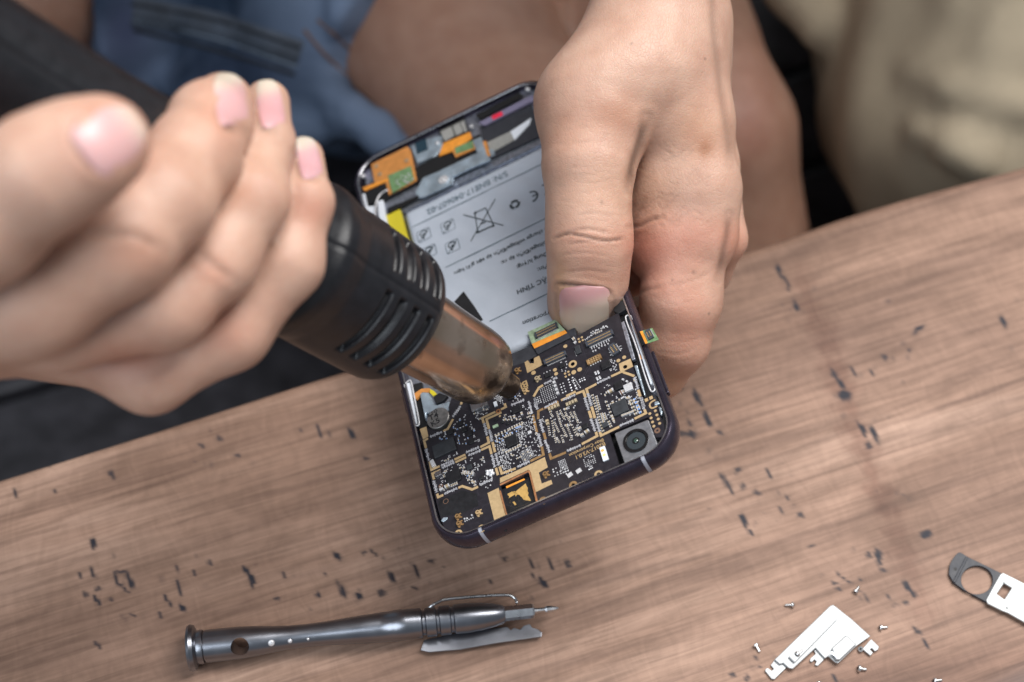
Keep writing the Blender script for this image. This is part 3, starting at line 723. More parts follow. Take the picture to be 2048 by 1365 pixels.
# ball grids, component rows and small parts
def grid(c, K, nu, nv, du, dv, ang=0.0, size=0.020, p=1.0, mi=0):
    o = PH(*K(*c), ZB)[:2]; ca, sa = math.cos(ang), math.sin(ang)
    for i in range(nu):
        for j in range(nv):
            if rnd.random() < p:
                x, y = (i-(nu-1)/2)*du, (j-(nv-1)/2)*dv
                S.disc((o[0]+x*ca-y*sa, o[1]+x*sa+y*ca), size*rnd.uniform(.85, 1.1), ZB, ZB+0.010, mi, 0, 6, size*0.6)
grid((425, 1190), K1, 7, 9, 0.062, 0.062, 0, 0.017); grid((290, 1290), K1, 2, 4, 0.06, 0.065, 0); grid((790, 1050), K1, 2, 5, 0.13, 0.10, 0, 0.030, 0.95); grid((850, 1050), K1, 2, 7, 0.09, 0.06, 0.2, 0.020)
grid((650, 1110), K1, 2, 4, 0.085, 0.10, 0, 0.024); grid((940, 985), K1, 3, 2, 0.07, 0.07, 0, 0.026); grid((940, 1060), K5, 9, 9, 0.042, 0.042, 0.12, 0.014)
grid((500, 1140), K3, 5, 7, 0.045, 0.05, 0, 0.017); grid((430, 1230), K3, 4, 4, 0.09, 0.075, 0, 0.024, .8); grid((540, 1240), K3, 3, 3, 0.07, 0.08, 0, 0.028, .8); grid((900, 1070), K3, 6, 6, 0.058, 0.058, 0, 0.018, .85); grid((910, 1170), K3, 3, 3, 0.05, 0.06, 0, 0.022, .7)
for xy in ((605, 1290), (740, 1230)):
    G2 = MB(); G2.box(PH(*K3(*xy), ZB)[:2], (0.15, 0.13), ZB, ZB+0.004, 0.25); G2.build('test_pad', M['bright'], board)
grid((630, 330), K6, 4, 3, 0.05, 0.05, 0.2, 0.014); grid((460, 110), K5, 4, 8, 0.055, 0.06, 0, 0.019, .75); grid((545, 235), K5, 2, 6, 0.06, 0.06, 0, 0.018, .8); grid((560, 810), K7, 1, 1, .1, .1, 0, 0.03)
grid((620, 1210), K5, 5, 12, 0.05, 0.055, 0, 0.017, .7); grid((1010, 610), K5, 3, 9, 0.055, 0.055, 0, 0.018, .75); grid((540, 985), K5, 3, 8, 0.055, 0.058, 0, 0.018, .85); grid((870, 700), K5, 5, 10, 0.052, 0.055, 0, 0.017, .8); grid((720, 790), K5, 8, 2, 0.05, 0.05, 0, 0.017, .8)
grid((830, 830), K5, 1, 8, 0.055, 0.055, 0, 0.018, .8); grid((600, 930), K5, 2, 9, 0.055, 0.055, 0, 0.018, .85)
def row(p, q, K, n, size, mi, perp=True, ends=True, jit=0.0):
    """row of surface-mount parts, each with tinned ends"""
    A, B = LC([p, q], K); u = (B-A)/np.linalg.norm(B-A)
    for k in range(n):
        c = A+(B-A)*(k/max(1, n-1))+np.array([rnd.uniform(-jit, jit), rnd.uniform(-jit, jit)])
        a = math.atan2(u[1], u[0])+(math.pi/2 if perp else 0); comp(c, size, a, mi, ends)
def comp(c, size, a, mi, ends=True, h=None):
    size = (size[0]*.86, size[1]*.80); h = h or size[1]*0.75; d = np.array([math.cos(a), math.sin(a)])
    if ends:
        S.box(c+d*size[0]*0.38, (size[0]*0.24, size[1]*1.04), ZB, ZB+h*1.02, a, 0); S.box(c-d*size[0]*0.38, (size[0]*0.24, size[1]*1.04), ZB, ZB+h*1.02, a, 0)
        S.box(c, (size[0]*0.52, size[1]*0.96), ZB, ZB+h, a, mi)
    else: S.box(c, size, ZB, ZB+h, a, mi)
# regions filled with small parts in phone-aligned rows
def fill(poly, K, n, kinds, angs=(0, math.pi/2), avoid=()):
    P = LC(poly, K); lo, hi = P.min(0), P.max(0); put = 0; tries = 0; used = []
    def inside(x, y):
        c = False
        for i in range(len(P)):
            x1, y1 = P[i-1]; x2, y2 = P[i]
            if (y1 > y) != (y2 > y) and x < (x2-x1)*(y-y1)/(y2-y1)+x1: c = not c
        return c
    n = int(n*.55)
    while put < n and tries < n*30:
        tries += 1; x = round(rnd.uniform(lo[0], hi[0])/0.047)*0.047; y = round(rnd.uniform(lo[1], hi[1])/0.05)*0.05
        if not inside(x, y) or any(abs(x-a) < 0.055 and abs(y-b_) < 0.045 for a, b_ in used): continue
        if any(abs(x-a) < w and abs(y-b_) < w2 for a, b_, w, w2 in avoid): continue
        used.append((x, y)); put += 1; k = rnd.choice(kinds); a = rnd.choice(angs)
        if k == 'dot': S.disc((x, y), rnd.uniform(.014, .024), ZB, ZB+.01, 0, 0, 6)
        elif k == 'pair': S.box((x-.018, y), (.022, .03), ZB, ZB+.01, 0, 0); S.box((x+.018, y), (.022, .03), ZB, ZB+.01, 0, 0)
        elif k == 'cap': comp(np.array([x, y]), (.085, .045), a, 1)
        elif k == 'big': comp(np.array([x, y]), (.12, .07), a, 1)
        elif k == 'dark': comp(np.array([x, y]), (.07, .04), a, 3)
        elif k == 'blue': comp(np.array([x, y]), (.065, .035), a, 2)
        elif k == 'tin': S.box((x, y), (.05, .025), ZB, ZB+.018, a, 0)
av = []
def CH(name, c, K, w, h, ht, m, ang=0.0, label=None, bevel=0.012):
    o = PH(*K(*c), ZB)[:2]; av.append((o[0], o[1], w/2+0.03, h/2+0.03))
    b = MB(); b.box(o, (w, h), ZB, ZB+ht, ang); return b.build(name, M[m], board, bevel=bevel, label=label)
CH('chip', (715, 862), K5, 0.34, 0.35, .07, 'chip'); CH('chip', (790, 385), K5, 0.27, 0.22, .07, 'chip'); CH('chip', (385, 282), K4, 0.44, 0.42, .07, 'chipgrey', label='square grey-black chip with faint etched lettering')
CH('chip', (368, 1082), K2, 0.24, 0.26, .07, 'chip'); CH('chip', (172, 775), K2, 0.27, 0.24, .07, 'chip'); CH('chip', (885, 540), K1, 0.155, 0.28, .05, 'chipgrey', 0.0)
CH('chip', (680, 968), K6, 0.68, 0.44, .07, 'chipgrey', label='large rectangular black memory chip'); CH('chip', (362, 190), K7, 0.42, 0.40, .07, 'chip'); CH('chip', (845, 560), K3, 0.16, 0.15, .05, 'chip')
CH('chip', (1145, 540), K3, 0.17, 0.16, .05, 'chipgrey'); CH('shield_can', (1195, 255), K6, 0.50, 0.60, .10, 'shieldcan' if 'shieldcan' in M else 'steel', label='plain silver shielded module')
CH('chip', (640, 780), K1, 0.17, 0.13, .04, 'chip'); CH('chip', (425, 920), K1, 0.18, 0.13, .04, 'chip')
for x, y in ((920, 595), (980, 685), (1065, 745), (1090, 868), (775, 720)): CH('chip', (x, y), K6, 0.15, 0.15, .05, 'chip')
for x, y in ((575, 570), (655, 590), (735, 575), (900, 515), (475, 530)): CH('chip', (x, y), K5, 0.09, 0.09, .04, 'chip')
CH('chip', (700, 200), K5, 0.16, 0.13, .05, 'chip'); CH('chip', (600, 40), K7, 0.17, 0.16, .03, 'chipgrey'); CH('chip', (780, 205), K7, 0.13, 0.11, .04, 'chip')
CH('inductor', (515, 1120), K2, 0.24, 0.24, .09, 'capgrey' if 'capgrey' in M else 'bright'); CH('inductor', (135, 145), K7, 0.20, 0.16, .06, 'steel'); CH('crystal', (985, 730), K5, 0.10, 0.10, .05, 'bright'); CH('crystal', (468, 635), K5, 0.17, 0.09, .05, 'greenpale'); CH('crystal', (468, 300), K5, 0.10, 0.17, .05, 'white')
CH('shield_clip', (510, 1205), K6, 0.12, 0.24, .08, 'bright', 0.15); 
KIN = ['cap', 'cap', 'pair', 'dot', 'tin', 'big']
# main processor cell
row((468, 775), (660, 690), K5, 5, (.10, .05), 1); row((470, 860), (640, 740), K5, 4, (.07, .04), 2); row((685, 675), (870, 585), K5, 6, (.10, .05), 1); row((630, 1030), (840, 930), K5, 7, (.105, .052), 1); row((610, 800), (690, 760), K5, 4, (.08, .04), 1); row((780, 660), (840, 640), K5, 3, (.07, .04), 2); row((720, 735), (785, 712), K5, 2, (.07, .04), 2); row((530, 880), (580, 850), K5, 2, (.07, .04), 2)
fill([(430, 900), (470, 760), (870, 560), (1000, 300), (1130, 860), (1170, 1060), (580, 1300), (520, 1230)], K5, 250, ['dot', 'dot', 'dot', 'pair', 'tin', 'cap'], avoid=av)
fill([(560, 480), (700, 390), (960, 250), (1010, 480), (880, 560), (600, 560)], K5, 40, KIN+['dark'], avoid=av)
# centre-right cell: long diagonal columns
for (p, q, n) in (((300, 300), (430, 240), 4), ((570, 230), (700, 170), 4)): row(p, q, K3, n, (.12, .085), 1, True, False)
for x0, y0, x1, y1, n in ((320, 370, 350, 410, 3), (410, 340, 480, 560, 10), (460, 320, 520, 440, 6), (540, 350, 610, 490, 7), (615, 350, 640, 400, 3), (670, 340, 730, 500, 8), (375, 500, 440, 640, 7), (340, 480, 360, 620, 5), (280, 530, 300, 690, 6), (500, 590, 560, 710, 6), (560, 540, 600, 640, 5), (640, 540, 700, 690, 5),
                          (360, 650, 400, 800, 6), (410, 740, 450, 800, 4), (480, 700, 510, 800, 4), (600, 640, 640, 760, 5), (700, 600, 730, 700, 4)):
    row((x0, y0), (x1, y1), K3, n, (.062, .036), 1, True)
row((265, 480), (275, 525), K3, 2, (.10, .09), 1, True, False); row((545, 300), (560, 545), K3, 2, (.12, .07), 1); row((760, 600), (800, 700), K3, 2, (.08, .13), 1, False, True); comp(PH(*K3(870, 640), ZB)[:2], (.16, .10), 0.2, 1)
fill([(190, 400), (700, 140), (790, 420), (740, 700), (450, 850), (300, 800)], K3, 75, ['pair', 'dot', 'dot', 'tin', 'cap'], avoid=av)
# right cell
for x0, y0, x1, y1, n in ((950, 90, 1050, 420, 9), (1010, 110, 1060, 300, 7), (1090, 370, 1120, 490, 6), (1130, 370, 1160, 450, 4), (1160, 190, 1260, 450, 6), (1200, 490, 1230, 560, 3), (1040, 420, 1110, 630, 6)):
    row((x0, y0), (x1, y1), K3, n, (.085, .05), 1, True)
row((605, 150), (690, 350), K4, 5, (.10, .06), 2, True); row((520, 130), (620, 370), K4, 6, (.11, .065), 1, True); row((430, 400), (560, 350), K4, 4, (.06, .10), 1, True); row((430, 990), (550, 1050), K2, 3, (.06, .08), 0); comp(PH(*K2(245, 1165), ZB)[:2], (.19, .11), .15, 1); comp(PH(*K2(410, 1200), ZB)[:2], (.10, .15), .15, 3); comp(PH(*K2(425, 1265), ZB)[:2], (.13, .06), .15, 0)
fill([(30, 1150), (300, 1000), (600, 1000), (700, 1365), (100, 1365)], K2, 55, KIN, avoid=av); fill([(150, 200), (560, 100), (740, 330), (300, 520), (200, 400)], K4, 45, KIN, avoid=av)
# top connector surroundings
row((995, 380), (1150, 270), K1, 9, (.05, .035), 0, True, False, .01); row((1085, 275), (1320, 190), K1, 9, (.05, .035), 0, True, False, .02); row((1090, 510), (1350, 390), K1, 8, (.10, .028), 0, True, False); row((1110, 560), (1340, 440), K1, 6, (.05, .05), 0, True, False, .02)
row((130, 185), (170, 180), K2, 2, (.05, .05), 0); row((100, 250), (10, 290), K2, 4, (.06, .05), 1); comp(PH(*K1(820, 375), ZB)[:2], (.10, .10), .2, 1); comp(PH(*K1(840, 425), ZB)[:2], (.10, .07), .5, 0)
for x, y in ((1145, 885), (1185, 870), (1170, 970), (1210, 950)): S.box(PH(*K1(x, y), ZB)[:2], (.055, .12), ZB, ZB+.012, .15, 0, .3)
fill([(180, 480), (420, 470), (420, 560), (200, 640)], K2, 14, ['tin', 'dot', 'pair'], avoid=av); fill([(180, 700), (320, 640), (340, 860), (200, 900)], K2, 22, ['dot', 'pair', 'tin'], avoid=av)
row((525, 1035), (580, 1200), K1, 4, (.09, .10), 0, True, False); fill([(340, 880), (480, 840), (490, 950), (370, 990)], K1, 16, ['dot', 'pair'], avoid=av); fill([(600, 720), (710, 700), (720, 860), (620, 870)], K1, 14, ['dot', 'tin'], avoid=av); grid((845, 590), K1, 1, 4, .05, .055, 0, .014)
# left cells
fill([(540, 790), (800, 640), (960, 420), (1120, 560), (1200, 860), (900, 960), (740, 880)], K6, 90, ['dot', 'dot', 'pair', 'tin', 'blue', 'dot'], avoid=av); fill([(1110, 400), (1340, 320), (1340, 420), (1200, 560), (1150, 500)], K6, 22, ['pair', 'dot', 'cap'], avoid=av)
fill([(590, 1170), (870, 1010), (890, 1050), (640, 1200)], K6, 16, ['tin', 'pair', 'cap'], avoid=av); fill([(640, 1300), (1230, 1060), (1330, 1200), (1100, 1365), (640, 1365)], K6, 60, ['dot', 'pair', 'dot', 'cap', 'tin'], avoid=av)
fill([(180, 110), (250, 80), (280, 330), (210, 400), (150, 380)], K7, 22, KIN, avoid=av); fill([(430, 40), (660, 60), (700, 330), (480, 300), (470, 130)], K7, 40, KIN+['dot', 'blue'], avoid=av); row((330, 320), (410, 285), K7, 4, (.10, .045), 1); row((520, 130), (650, 140), K7, 3, (.07, .12), 1, False)
comp(PH(*K7(270, 335), ZB)[:2], (.17, .12), .1, 1); comp(PH(*K7(180, 380), ZB)[:2], (.13, .09), .1, 0); fill([(720, 230), (840, 130), (980, 190), (760, 290)], K7, 18, ['dot', 'tin'], avoid=av); fill([(840, 330), (940, 290), (940, 340), (860, 370)], K7, 6, ['dot'], avoid=av)
row((530, 825), (640, 770), K7, 2, (.05, .05), 0); row((535, 860), (655, 805), K7, 5, (.04, .035), 0); fill([(370, 80), (560, 20), (580, 150), (560, 260), (400, 200)], K5, 35, ['dot', 'tin', 'pair'], avoid=av); fill([(670, 80), (850, 120), (840, 220), (720, 300), (690, 180)], K5, 22, ['dot', 'blue', 'pair'], avoid=av)
fill([(180, 420), (240, 400), (300, 550), (300, 620), (220, 560)], K3, 12, ['dot'], avoid=av)
o = S.build('solder_and_small_parts', [M['bright'], M['capbeige'], M['capblue'], M['capbrown'], M['tin']], board); o['kind'] = 'stuff'
# fine traces under the mask
for k in range(26):
    tb = MB()
    K, x, y = rnd.choice([(K1, 1000, 950), (K1, 900, 620), (K6, 1020, 420), (K7, 800, 500), (K7, 620, 900), (K2, 60, 900), (K1, 620, 560), (K3, 900, 1250)])
    p = PH(*K(x+rnd.uniform(-120, 120), y+rnd.uniform(-60, 60)), ZB)[:2]; dirs = rnd.choice([0, 0, math.pi/4, -math.pi/4, math.pi/2]); P_ = [p]
    for _ in range(3): p = p+rnd.uniform(.12, .4)*np.array([math.cos(dirs), math.sin(dirs)]); dirs += rnd.choice([0, math.pi/4, -math.pi/4]); P_.append(p)
    tb.prism(ribbon(P_, .012), ZB, ZB+.0012)
    tb.build('fine_trace', M['pcbtrace'], board)
# blob of solder
b = MB()
for k in range(16): b.disc(PH(*K7(910+rnd.uniform(-50, 50), 120+rnd.uniform(-40, 40)), ZB)[:2], rnd.uniform(.03, .07), ZB, ZB+rnd.uniform(.02, .05), 0, 0, 7, .02)
b.build('solder_blob', M['bright'], board, True)
# connectors
def conn(p, q, K, w, n, m='connector', Kq=None, name='connector', h=.09, pin='gold'):
    A = PH(*K(*p), ZB)[:2]; B = PH(*(Kq or K)(*q), ZB)[:2]; L = np.linalg.norm(B-A); u = (B-A)/L; nn = np.array([-u[1], u[0]]); a = math.atan2(u[1], u[0]); c = (A+B)/2
    b = MB()
    for s in (-1, 1): b.box(c+nn*s*w*.42, (L, w*.16), ZB, ZB+h, a); b.box(c+u*s*(L/2-.03), (.06, w), ZB, ZB+h, a)
    b.box(c, (L*.86, w*.26), ZB, ZB+h*.9, a); b.box(c, (L, w*.9), ZB, ZB+h*.25, a); o = b.build(name, M[m], board, bevel=.006)
    P_ = MB()
    for k in range(n):
        t = (k-(n-1)/2)/n*L*.84
        for s in (-1, 1): P_.box(c+u*t+nn*s*w*.25, (L*.84/n*.5, w*.20), ZB, ZB+h*.85, a); P_.box(c+u*t+nn*s*w*.60, (L*.84/n*.5, w*.16), ZB, ZB+.02, a, 1)
    P_.build('contact_row', [M[pin], M['bright']], o)
conn((375, 745), (710, 595), K1, .19, 20); conn((1010, 470), (285, 275), K1, .20, 26, Kq=K2); conn((1025, 745), (1240, 640), K1, .19, 5, 'golddk', h=.07); conn((255, 470), (345, 605), K2, .21, 6)
for K, x, y, m in ((K5, 915, 100, 'gold'), (K1, 268, 980, 'capbeige'), (K7, 740, 738, 'gold'), (K7, 428, 795, 'golddk'), (K7, 450, 903, 'golddk'), (K8, 628, 345, 'golddk'), (KE, 1235, 750, 'golddk')):
    c = PH(*K(x, y), ZB)[:2]; b = MB(); b.box(c, (.15, .13), ZB, ZB+.03, .2); b.disc(c, .062, ZB, ZB+.09, 0, .035, 20); b.disc(c, .018, ZB, ZB+.06)
    for dx, dy in ((.08, .07), (.09, -.05), (-.02, -.09)): b.box(c+np.array([dx, dy]), (.05, .04), ZB, ZB+.02)
    b.build('coaxial_socket', M[m], board)
# chip in the window below the board
M['patch'] = mat('gold_film', (0.55, 0.34, 0.11), .4, .2, var=.15, scale=900)
slab('window_chip', [(25, 545), (400, 385), (492, 712), (110, 895)], ZB-.16, ZB-.10, 'chip', board, K8)
gb = [(105, 600), (165, 570), (200, 580), (225, 560), (350, 460), (365, 500), (380, 520), (375, 560), (390, 590), (380, 620), (400, 650), (425, 700), (390, 710), (360, 740), (300, 765), (275, 770), (240, 780), (180, 812), (150, 780), (160, 745), (135, 725), (140, 690), (120, 660), (125, 635), (105, 620)]
b = MB(); b.prism(LC(gb, K8, ZB-.098), ZB-.1, ZB-.096, 0, holes=[LC([(182, 570), (205, 565), (235, 610), (262, 615), (300, 650), (320, 680), (355, 690), (320, 712), (280, 695), (250, 700), (245, 660), (215, 640), (205, 610)], K8, ZB-.098), LC([(170, 715), (195, 705), (228, 745), (205, 758)], K8, ZB-.098)]); b.build('gold_patch', M['patch'], board)
slab('window_flex', [(80, 500), (330, 390), (340, 410), (90, 525)], ZB-.14, ZB-.09, 'flex', board, K8)
# silkscreen and battery writing
def text(s, p, q, K, h, m, parent, name, dz=.002, stretch=1.0, bold=0.012):
    cu = bpy.data.curves.new('t', 'FONT'); cu.body = s; cu.size = 1; cu.offset = bold; o = bpy.data.objects.new('t', cu); link(o)
    dg = bpy.context.evaluated_depsgraph_get(); me = bpy.data.meshes.new_from_object(o.evaluated_get(dg)); bpy.data.objects.remove(o); bpy.data.curves.remove(cu)
    V = np.array([v.co[:] for v in me.vertices]); Fc = [tuple(p_.vertices) for p_ in me.polygons]; bpy.data.meshes.remove(me)
    if not len(V): return
    A = PH(*(K(*p) if K else p), h)[:2]; B = PH(*(K(*q) if K else q), h)[:2]
    u = (B-A); L = np.linalg.norm(u); u /= L; nn = np.array([-u[1], u[0]]); sc = L/(V[:, 0].max()-V[:, 0].min()); x = (V[:, 0]-V[:, 0].min())*sc; y = V[:, 1]*sc*stretch
    W_ = A[None]+x[:, None]*u+y[:, None]*nn
    return mk(name, np.c_[W_, np.full(len(W_), h+dz)], Fc, M[m] if isinstance(m, str) else m, parent)
text('Bkav Corporation', (1108, 738), (590, 975), K3, ZB, 'silk', board, 'printed_text')
text('B2017-V3.0.1', (1128, 792), (690, 1005), K3, ZB, 'silk', board, 'printed_text')
text('Bkav', (1330, 845), (1130, 935), KE, ZB, 'silk', board, 'printed_text', bold=.03)
text('3801', (330, 245), (400, 215), K4, ZB+.0715, 'chipgrey', board, 'printed_text')
# flash lamp
slab('flash_module', [(1048, 880), (1130, 848), (1192, 1050), (1110, 1085)], ZB, ZB+.05, 'white', board, K3, .01)
for (x, y), m in (((1100, 920), 'flashorange'), ((1125, 988), 'flashyellow')):
    M[m] = mat(m, (0.85, 0.42, 0.12) if 'orange' in m else (0.85, 0.80, 0.25), .4)
    b = MB(); b.box(PH(*K3(x, y), ZB+.05)[:2], (.085, .085), ZB+.05, ZB+.053, .2); b.build('flash_led', M[m], board)

# --- camera module
zc = ZB+.02
slab('camera_well', [(215, 680), (820, 420), (985, 860), (370, 1180)], ZB-.36, ZB-.30, 'void', phone, K4)
M['camplate'] = mat('brushed_camera_housing', (0.38, 0.39, 0.42), .36, .8, var=.12, scale=700, bump=.1)
camm = slab('camera_module', [(298, 672), (310, 655), (795, 455), (812, 462), (960, 870), (955, 885), (465, 1105), (445, 1100)], ZB-.3, zc, M['camplate'], phone, K4, .03)
c = PH(*K4(622, 775), zc)[:2]
b = MB(); b.disc(c, .375, zc-.05, zc+.03, 0, .29, 48, .36); b.disc(c, .295, zc-.05, zc+.004, 0, 0, 48); o = b.build('lens_barrel', M['lensring'], camm); autosmooth(o)
b = MB(); b.disc(c, .27, zc, zc+.012, 0, 0, 48, .26); o = b.build('lens_glass', M['glass'], camm); autosmooth(o)
b = MB(); b.disc(c, .105, zc+.012, zc+.022, 0, .05, 32, .095); o = b.build('lens_iris', M['lensring'], camm); autosmooth(o)
M['aperture'] = mat('green_coated_lens', (0.03, 0.07, 0.05), .04, coat=1.0)
v = [(c[0]+.075*math.cos(a)*r, c[1]+.075*math.sin(a)*r, zc+.013+.03*(1-r*r)) for r in (1, .66, .33, .02) for a in np.linspace(0, 2*math.pi, 21)[:-1]]
mk('lens_element', v, [(i*20+j, i*20+(j+1) % 20, (i+1)*20+(j+1) % 20, (i+1)*20+j) for i in range(3) for j in range(20)]+[tuple(range(60, 80))], M['aperture'], camm, True)
# --- vibration motor
c = PH(875.5, 836, .03)[:2]
b = MB(); b.disc(c, .345, ZB-.2, .015, 0, 0, 48, .345); b.disc(c, .345, .015, .03, 0, 0, 48, .33); mo = b.build('vibration_motor', M['gunmetal'], phone); autosmooth(mo)
M['motor'] = mat('motor_cap', (0.30, 0.29, 0.28), .42, .8, var=.2, scale=900); mo.data.materials[0] = M['motor']
for s, a_, b_ in (('CNS', (440, 480), (572, 395)), ('T4', (450, 555), (590, 480)), ('K5', (490, 635), (610, 560))): text(s, a_, b_, K6, .031, 'black', mo, 'handwriting', stretch=1.0, bold=.02)
slab('motor_bracket', [(300, 130), (420, 80), (520, 300), (560, 310), (745, 250), (760, 380), (560, 480), (400, 420), (385, 540)], ZB-.15, ZB-.03, 'foil', phone, K6, .02)
slab('antenna_flex', [(220, 130), (320, 60), (450, 50), (460, 120), (330, 110), (250, 220), (220, 200)], ZB-.10, ZB-.02, 'flexdk', phone, K6)
slab('speaker_box', [(500, 190), (590, 120), (720, 160), (650, 240), (540, 290)], ZB-.12, ZB+.02, 'black', phone, K6, .02)
slab('yellow_tab', [(455, 60), (510, 90), (560, 140), (500, 170), (450, 120)], ZB-.05, ZB+.03, 'yellow', phone, K6, .01)
# --- long light strips and wire loops inside both long sides
def loop(pts, K, h, r=.022, name='wire_spring'):
    P_ = smooth_path(np.array([[*PH(*K(*p), h)[:2], h] for p in pts]), 5); b = MB(); b.tube(P_, r, 8); b.build(name, M['bright'], phone, True)
loop([(575, 75), (545, 20), (490, 10), (465, 50), (510, 190), (580, 360), (650, 560), (690, 700), (760, 930), (835, 1130), (870, 1165), (905, 1140), (905, 1080), (885, 1045)], K2, -.03)
slab('light_guide', [(535, 110), (590, 85), (900, 1030), (840, 1055)], -.16, -.05, 'white', phone, K2, .02)
slab('side_channel', [(340, 60), (430, 20), (900, 1365), (760, 1230)], -.3, -.22, 'void', phone, K2)
slab('side_plate', [(380, 120), (440, 90), (490, 240), (610, 670), (560, 690), (430, 260)], -.2, -.07, 'alu', phone, K2, .02)
slab('side_plate', [(590, 770), (640, 760), (760, 1200), (745, 1230)], -.2, -.08, 'foil', phone, K2, .02)
slab('sensor_stub', [(650, 600), (680, 598), (705, 670), (668, 680)], -.06, -.02, 'flexdk', phone, K2, .015)
slab('corner_wall', [(905, 70), (950, 100), (1100, 420), (1060, 640), (950, 720), (940, 640), (1040, 400)], -.3, -.1, 'void', phone, K4)
slab('corner_contact', [(900, 180), (960, 170), (980, 210), (900, 240)], -.12, -.03, 'foil', phone, K4, .02); slab('corner_contact', [(960, 250), (1000, 260), (1020, 340), (1000, 390), (980, 330)], -.12, -.03, 'foil', phone, K4, .02)
loop([(95, 50), (60, 20), (70, 0), (130, -60), (170, -40), (220, 200), (290, 560), (270, 620), (235, 615)], K6, -.03, .024)
slab('light_guide', [(80, -20), (150, -40), (260, 590), (215, 600)], -.16, -.06, 'white', phone, K6, .02)
slab('side_channel', [(180, 0), (330, -40), (420, 640), (300, 660)], -.3, -.20, 'void', phone, K6)
slab('glue_residue', [(165, 850), (200, 800), (265, 795), (260, 825), (200, 870)], ZB, ZB+.02, 'foil', phone, K7, .01)
for x, y in ((432, 1050), (790, 985), (628, 1055)):
    c = PH(*K7(x, y), ZB-.05); b = MB(); b.disc(c, .055, ZB-.25, ZB-.02, 0, 0, 16, .03); b.build('guide_pin', M['bright'], phone, True)
for x, y in ((598, 712), (1360, 350)):
    c = PH(*K8(x, y), ZB-.05); b = MB(); b.disc(c, .05, ZB-.25, ZB-.02, 0, 0, 16, .03); b.build('guide_pin', M['bright'], phone, True)
# --- battery
BB = [(808, 424), (1083, 288), (1140, 285), (1215, 560), (1180, 640), (1062, 682), (1010, 706), (930, 738), (880, 700)]
xl = PH(806, 424, -.1)[0]; yt = PH(808, 424, -.1)[1]; xr = PH(1240, 575, -.1)[0]; yb = PH(1012, 706, -.1)[1]
def battery():
    nx, ny = 60, 90; v = []; 
    for j in range(ny+1):
        for i in range(nx+1):
            u, w = i/nx, j/ny; x = xl+(xr-xl)*u; y = yb+(yt-yb)*w
            e = min(u, 1-u)*(xr-xl); e2 = min(w, 1-w)*(yt-yb)
            z = -.10+.010*math.sin(x*3.1+y*1.3)*math.sin(y*2.2-x)+.005*math.sin(x*9+y*5)-.16*math.exp(-e/.035)-.16*math.exp(-e2/.05)
            v.append((x, y, z))
    f = [(j*(nx+1)+i, j*(nx+1)+i+1, (j+1)*(nx+1)+i+1, (j+1)*(nx+1)+i) for j in range(ny) for i in range(nx)]
    rim = [i for i in range(nx+1)]+[j*(nx+1)+nx for j in range(1, ny+1)]+[ny*(nx+1)+i for i in range(nx-1, -1, -1)]+[j*(nx+1) for j in range(ny-1, 0, -1)]
    n = len(v); v += [(v[i][0], v[i][1], -.45) for i in rim]; k = len(rim); f += [(rim[a], n+a, n+(a+1) % k, rim[(a+1) % k]) for a in range(k)]
    return mk('battery', v, f, M['batt'], phone, True)
bat = battery()
HB = -.084
def line(p, q, K, w, m='inkgrey', ext=0.0):
    A, B = (PH(*(K(*x) if K else x), HB)[:2] for x in (p, q)); u = (B-A)/np.linalg.norm(B-A); b = MB(); b.prism(ribbon([A, B+u*ext], w), HB+.001, HB+.003); return b
for p, q, K in (((824, 455), (1085, 328), None), ((891, 535.6), (1100, 433), None), ((979, 643), (1101.6, 584.7), None)): line(p, q, K, .032, ext=.9).build('printed_rule', M['inkgrey'], bat)
text('S/N: BNE17-040607-02', (1013, 342), (853, 420), None, HB, 'inkgrey', bat, 'printed_text', bold=.01, stretch=1.15)
text('ed charge voltage/Điện áp sạc giới hạn:', (1100, 452), (907, 545), None, HB, 'ink', bat, 'printed_text')
text('voltage/Điện áp ra:', (1098, 479), (1001, 524), None, HB, 'ink', bat, 'printed_text')
text('/Dung lượng:', (1098, 502), (1033, 532), None, HB, 'ink', bat, 'printed_text', stretch=1.05)
text('n Pin:', (1106, 523), (1074, 537), None, HB, 'ink', bat, 'printed_text')
text('ĐẶC TÍNH', (1103, 549), (1033, 581), None, HB, 'ink', bat, 'printed_text')
text('Corporation', (1115, 616), (1045, 643), None, HB, 'ink', bat, 'printed_text')
# CE mark, recycling arrows, crossed bin, care symbols
def arc(c, r, a0, a1, w, n=14):
    return ribbon([(c[0]+r*math.cos(math.radians(a0+(a1-a0)*k/n)), c[1]+r*math.sin(math.radians(a0+(a1-a0)*k/n))) for k in range(n+1)], w)
b = MB(); c = PH(1063, 394, HB)[:2]; b.prism(arc(c, .20, -95, 95, .055), HB+.001, HB+.003); b.prism(ribbon([(c[0]+.03, c[1]), (c[0]+.19, c[1])], .05), HB+.001, HB+.0032)
c2 = PH(1088, 380, HB)[:2]; b.prism(arc(c2, .20, -95, 95, .055), HB+.001, HB+.003); b.build('ce_mark', M['ink'], bat)
b = MB(); c = PH(1029.5, 409, HB)[:2]
for k in range(3):
    a0 = 30+120*k; b.prism(arc(c, .135, a0, a0+72, .085), HB+.001, HB+.003); t = math.radians(a0+85); b.disc((c[0]+.135*math.cos(t), c[1]+.135*math.sin(t)), .07, HB+.001, HB+.003, 0, 0, 3)
b.build('recycling_mark', M['ink'], bat)
b = MB()
for pts, w in (([(395, 545), (430, 770)], .03), ([(430, 770), (610, 690)], .06), ([(610, 690), (520, 490)], .03), ([(520, 490), (395, 545)], .03), ([(265, 568), (720, 690)], .03), ([(628, 390), (350, 870)], .03), ([(470, 670), (520, 650)], .05)):
    b.prism(ribbon(LC(pts, KC, HB), w), HB+.001, HB+.003)
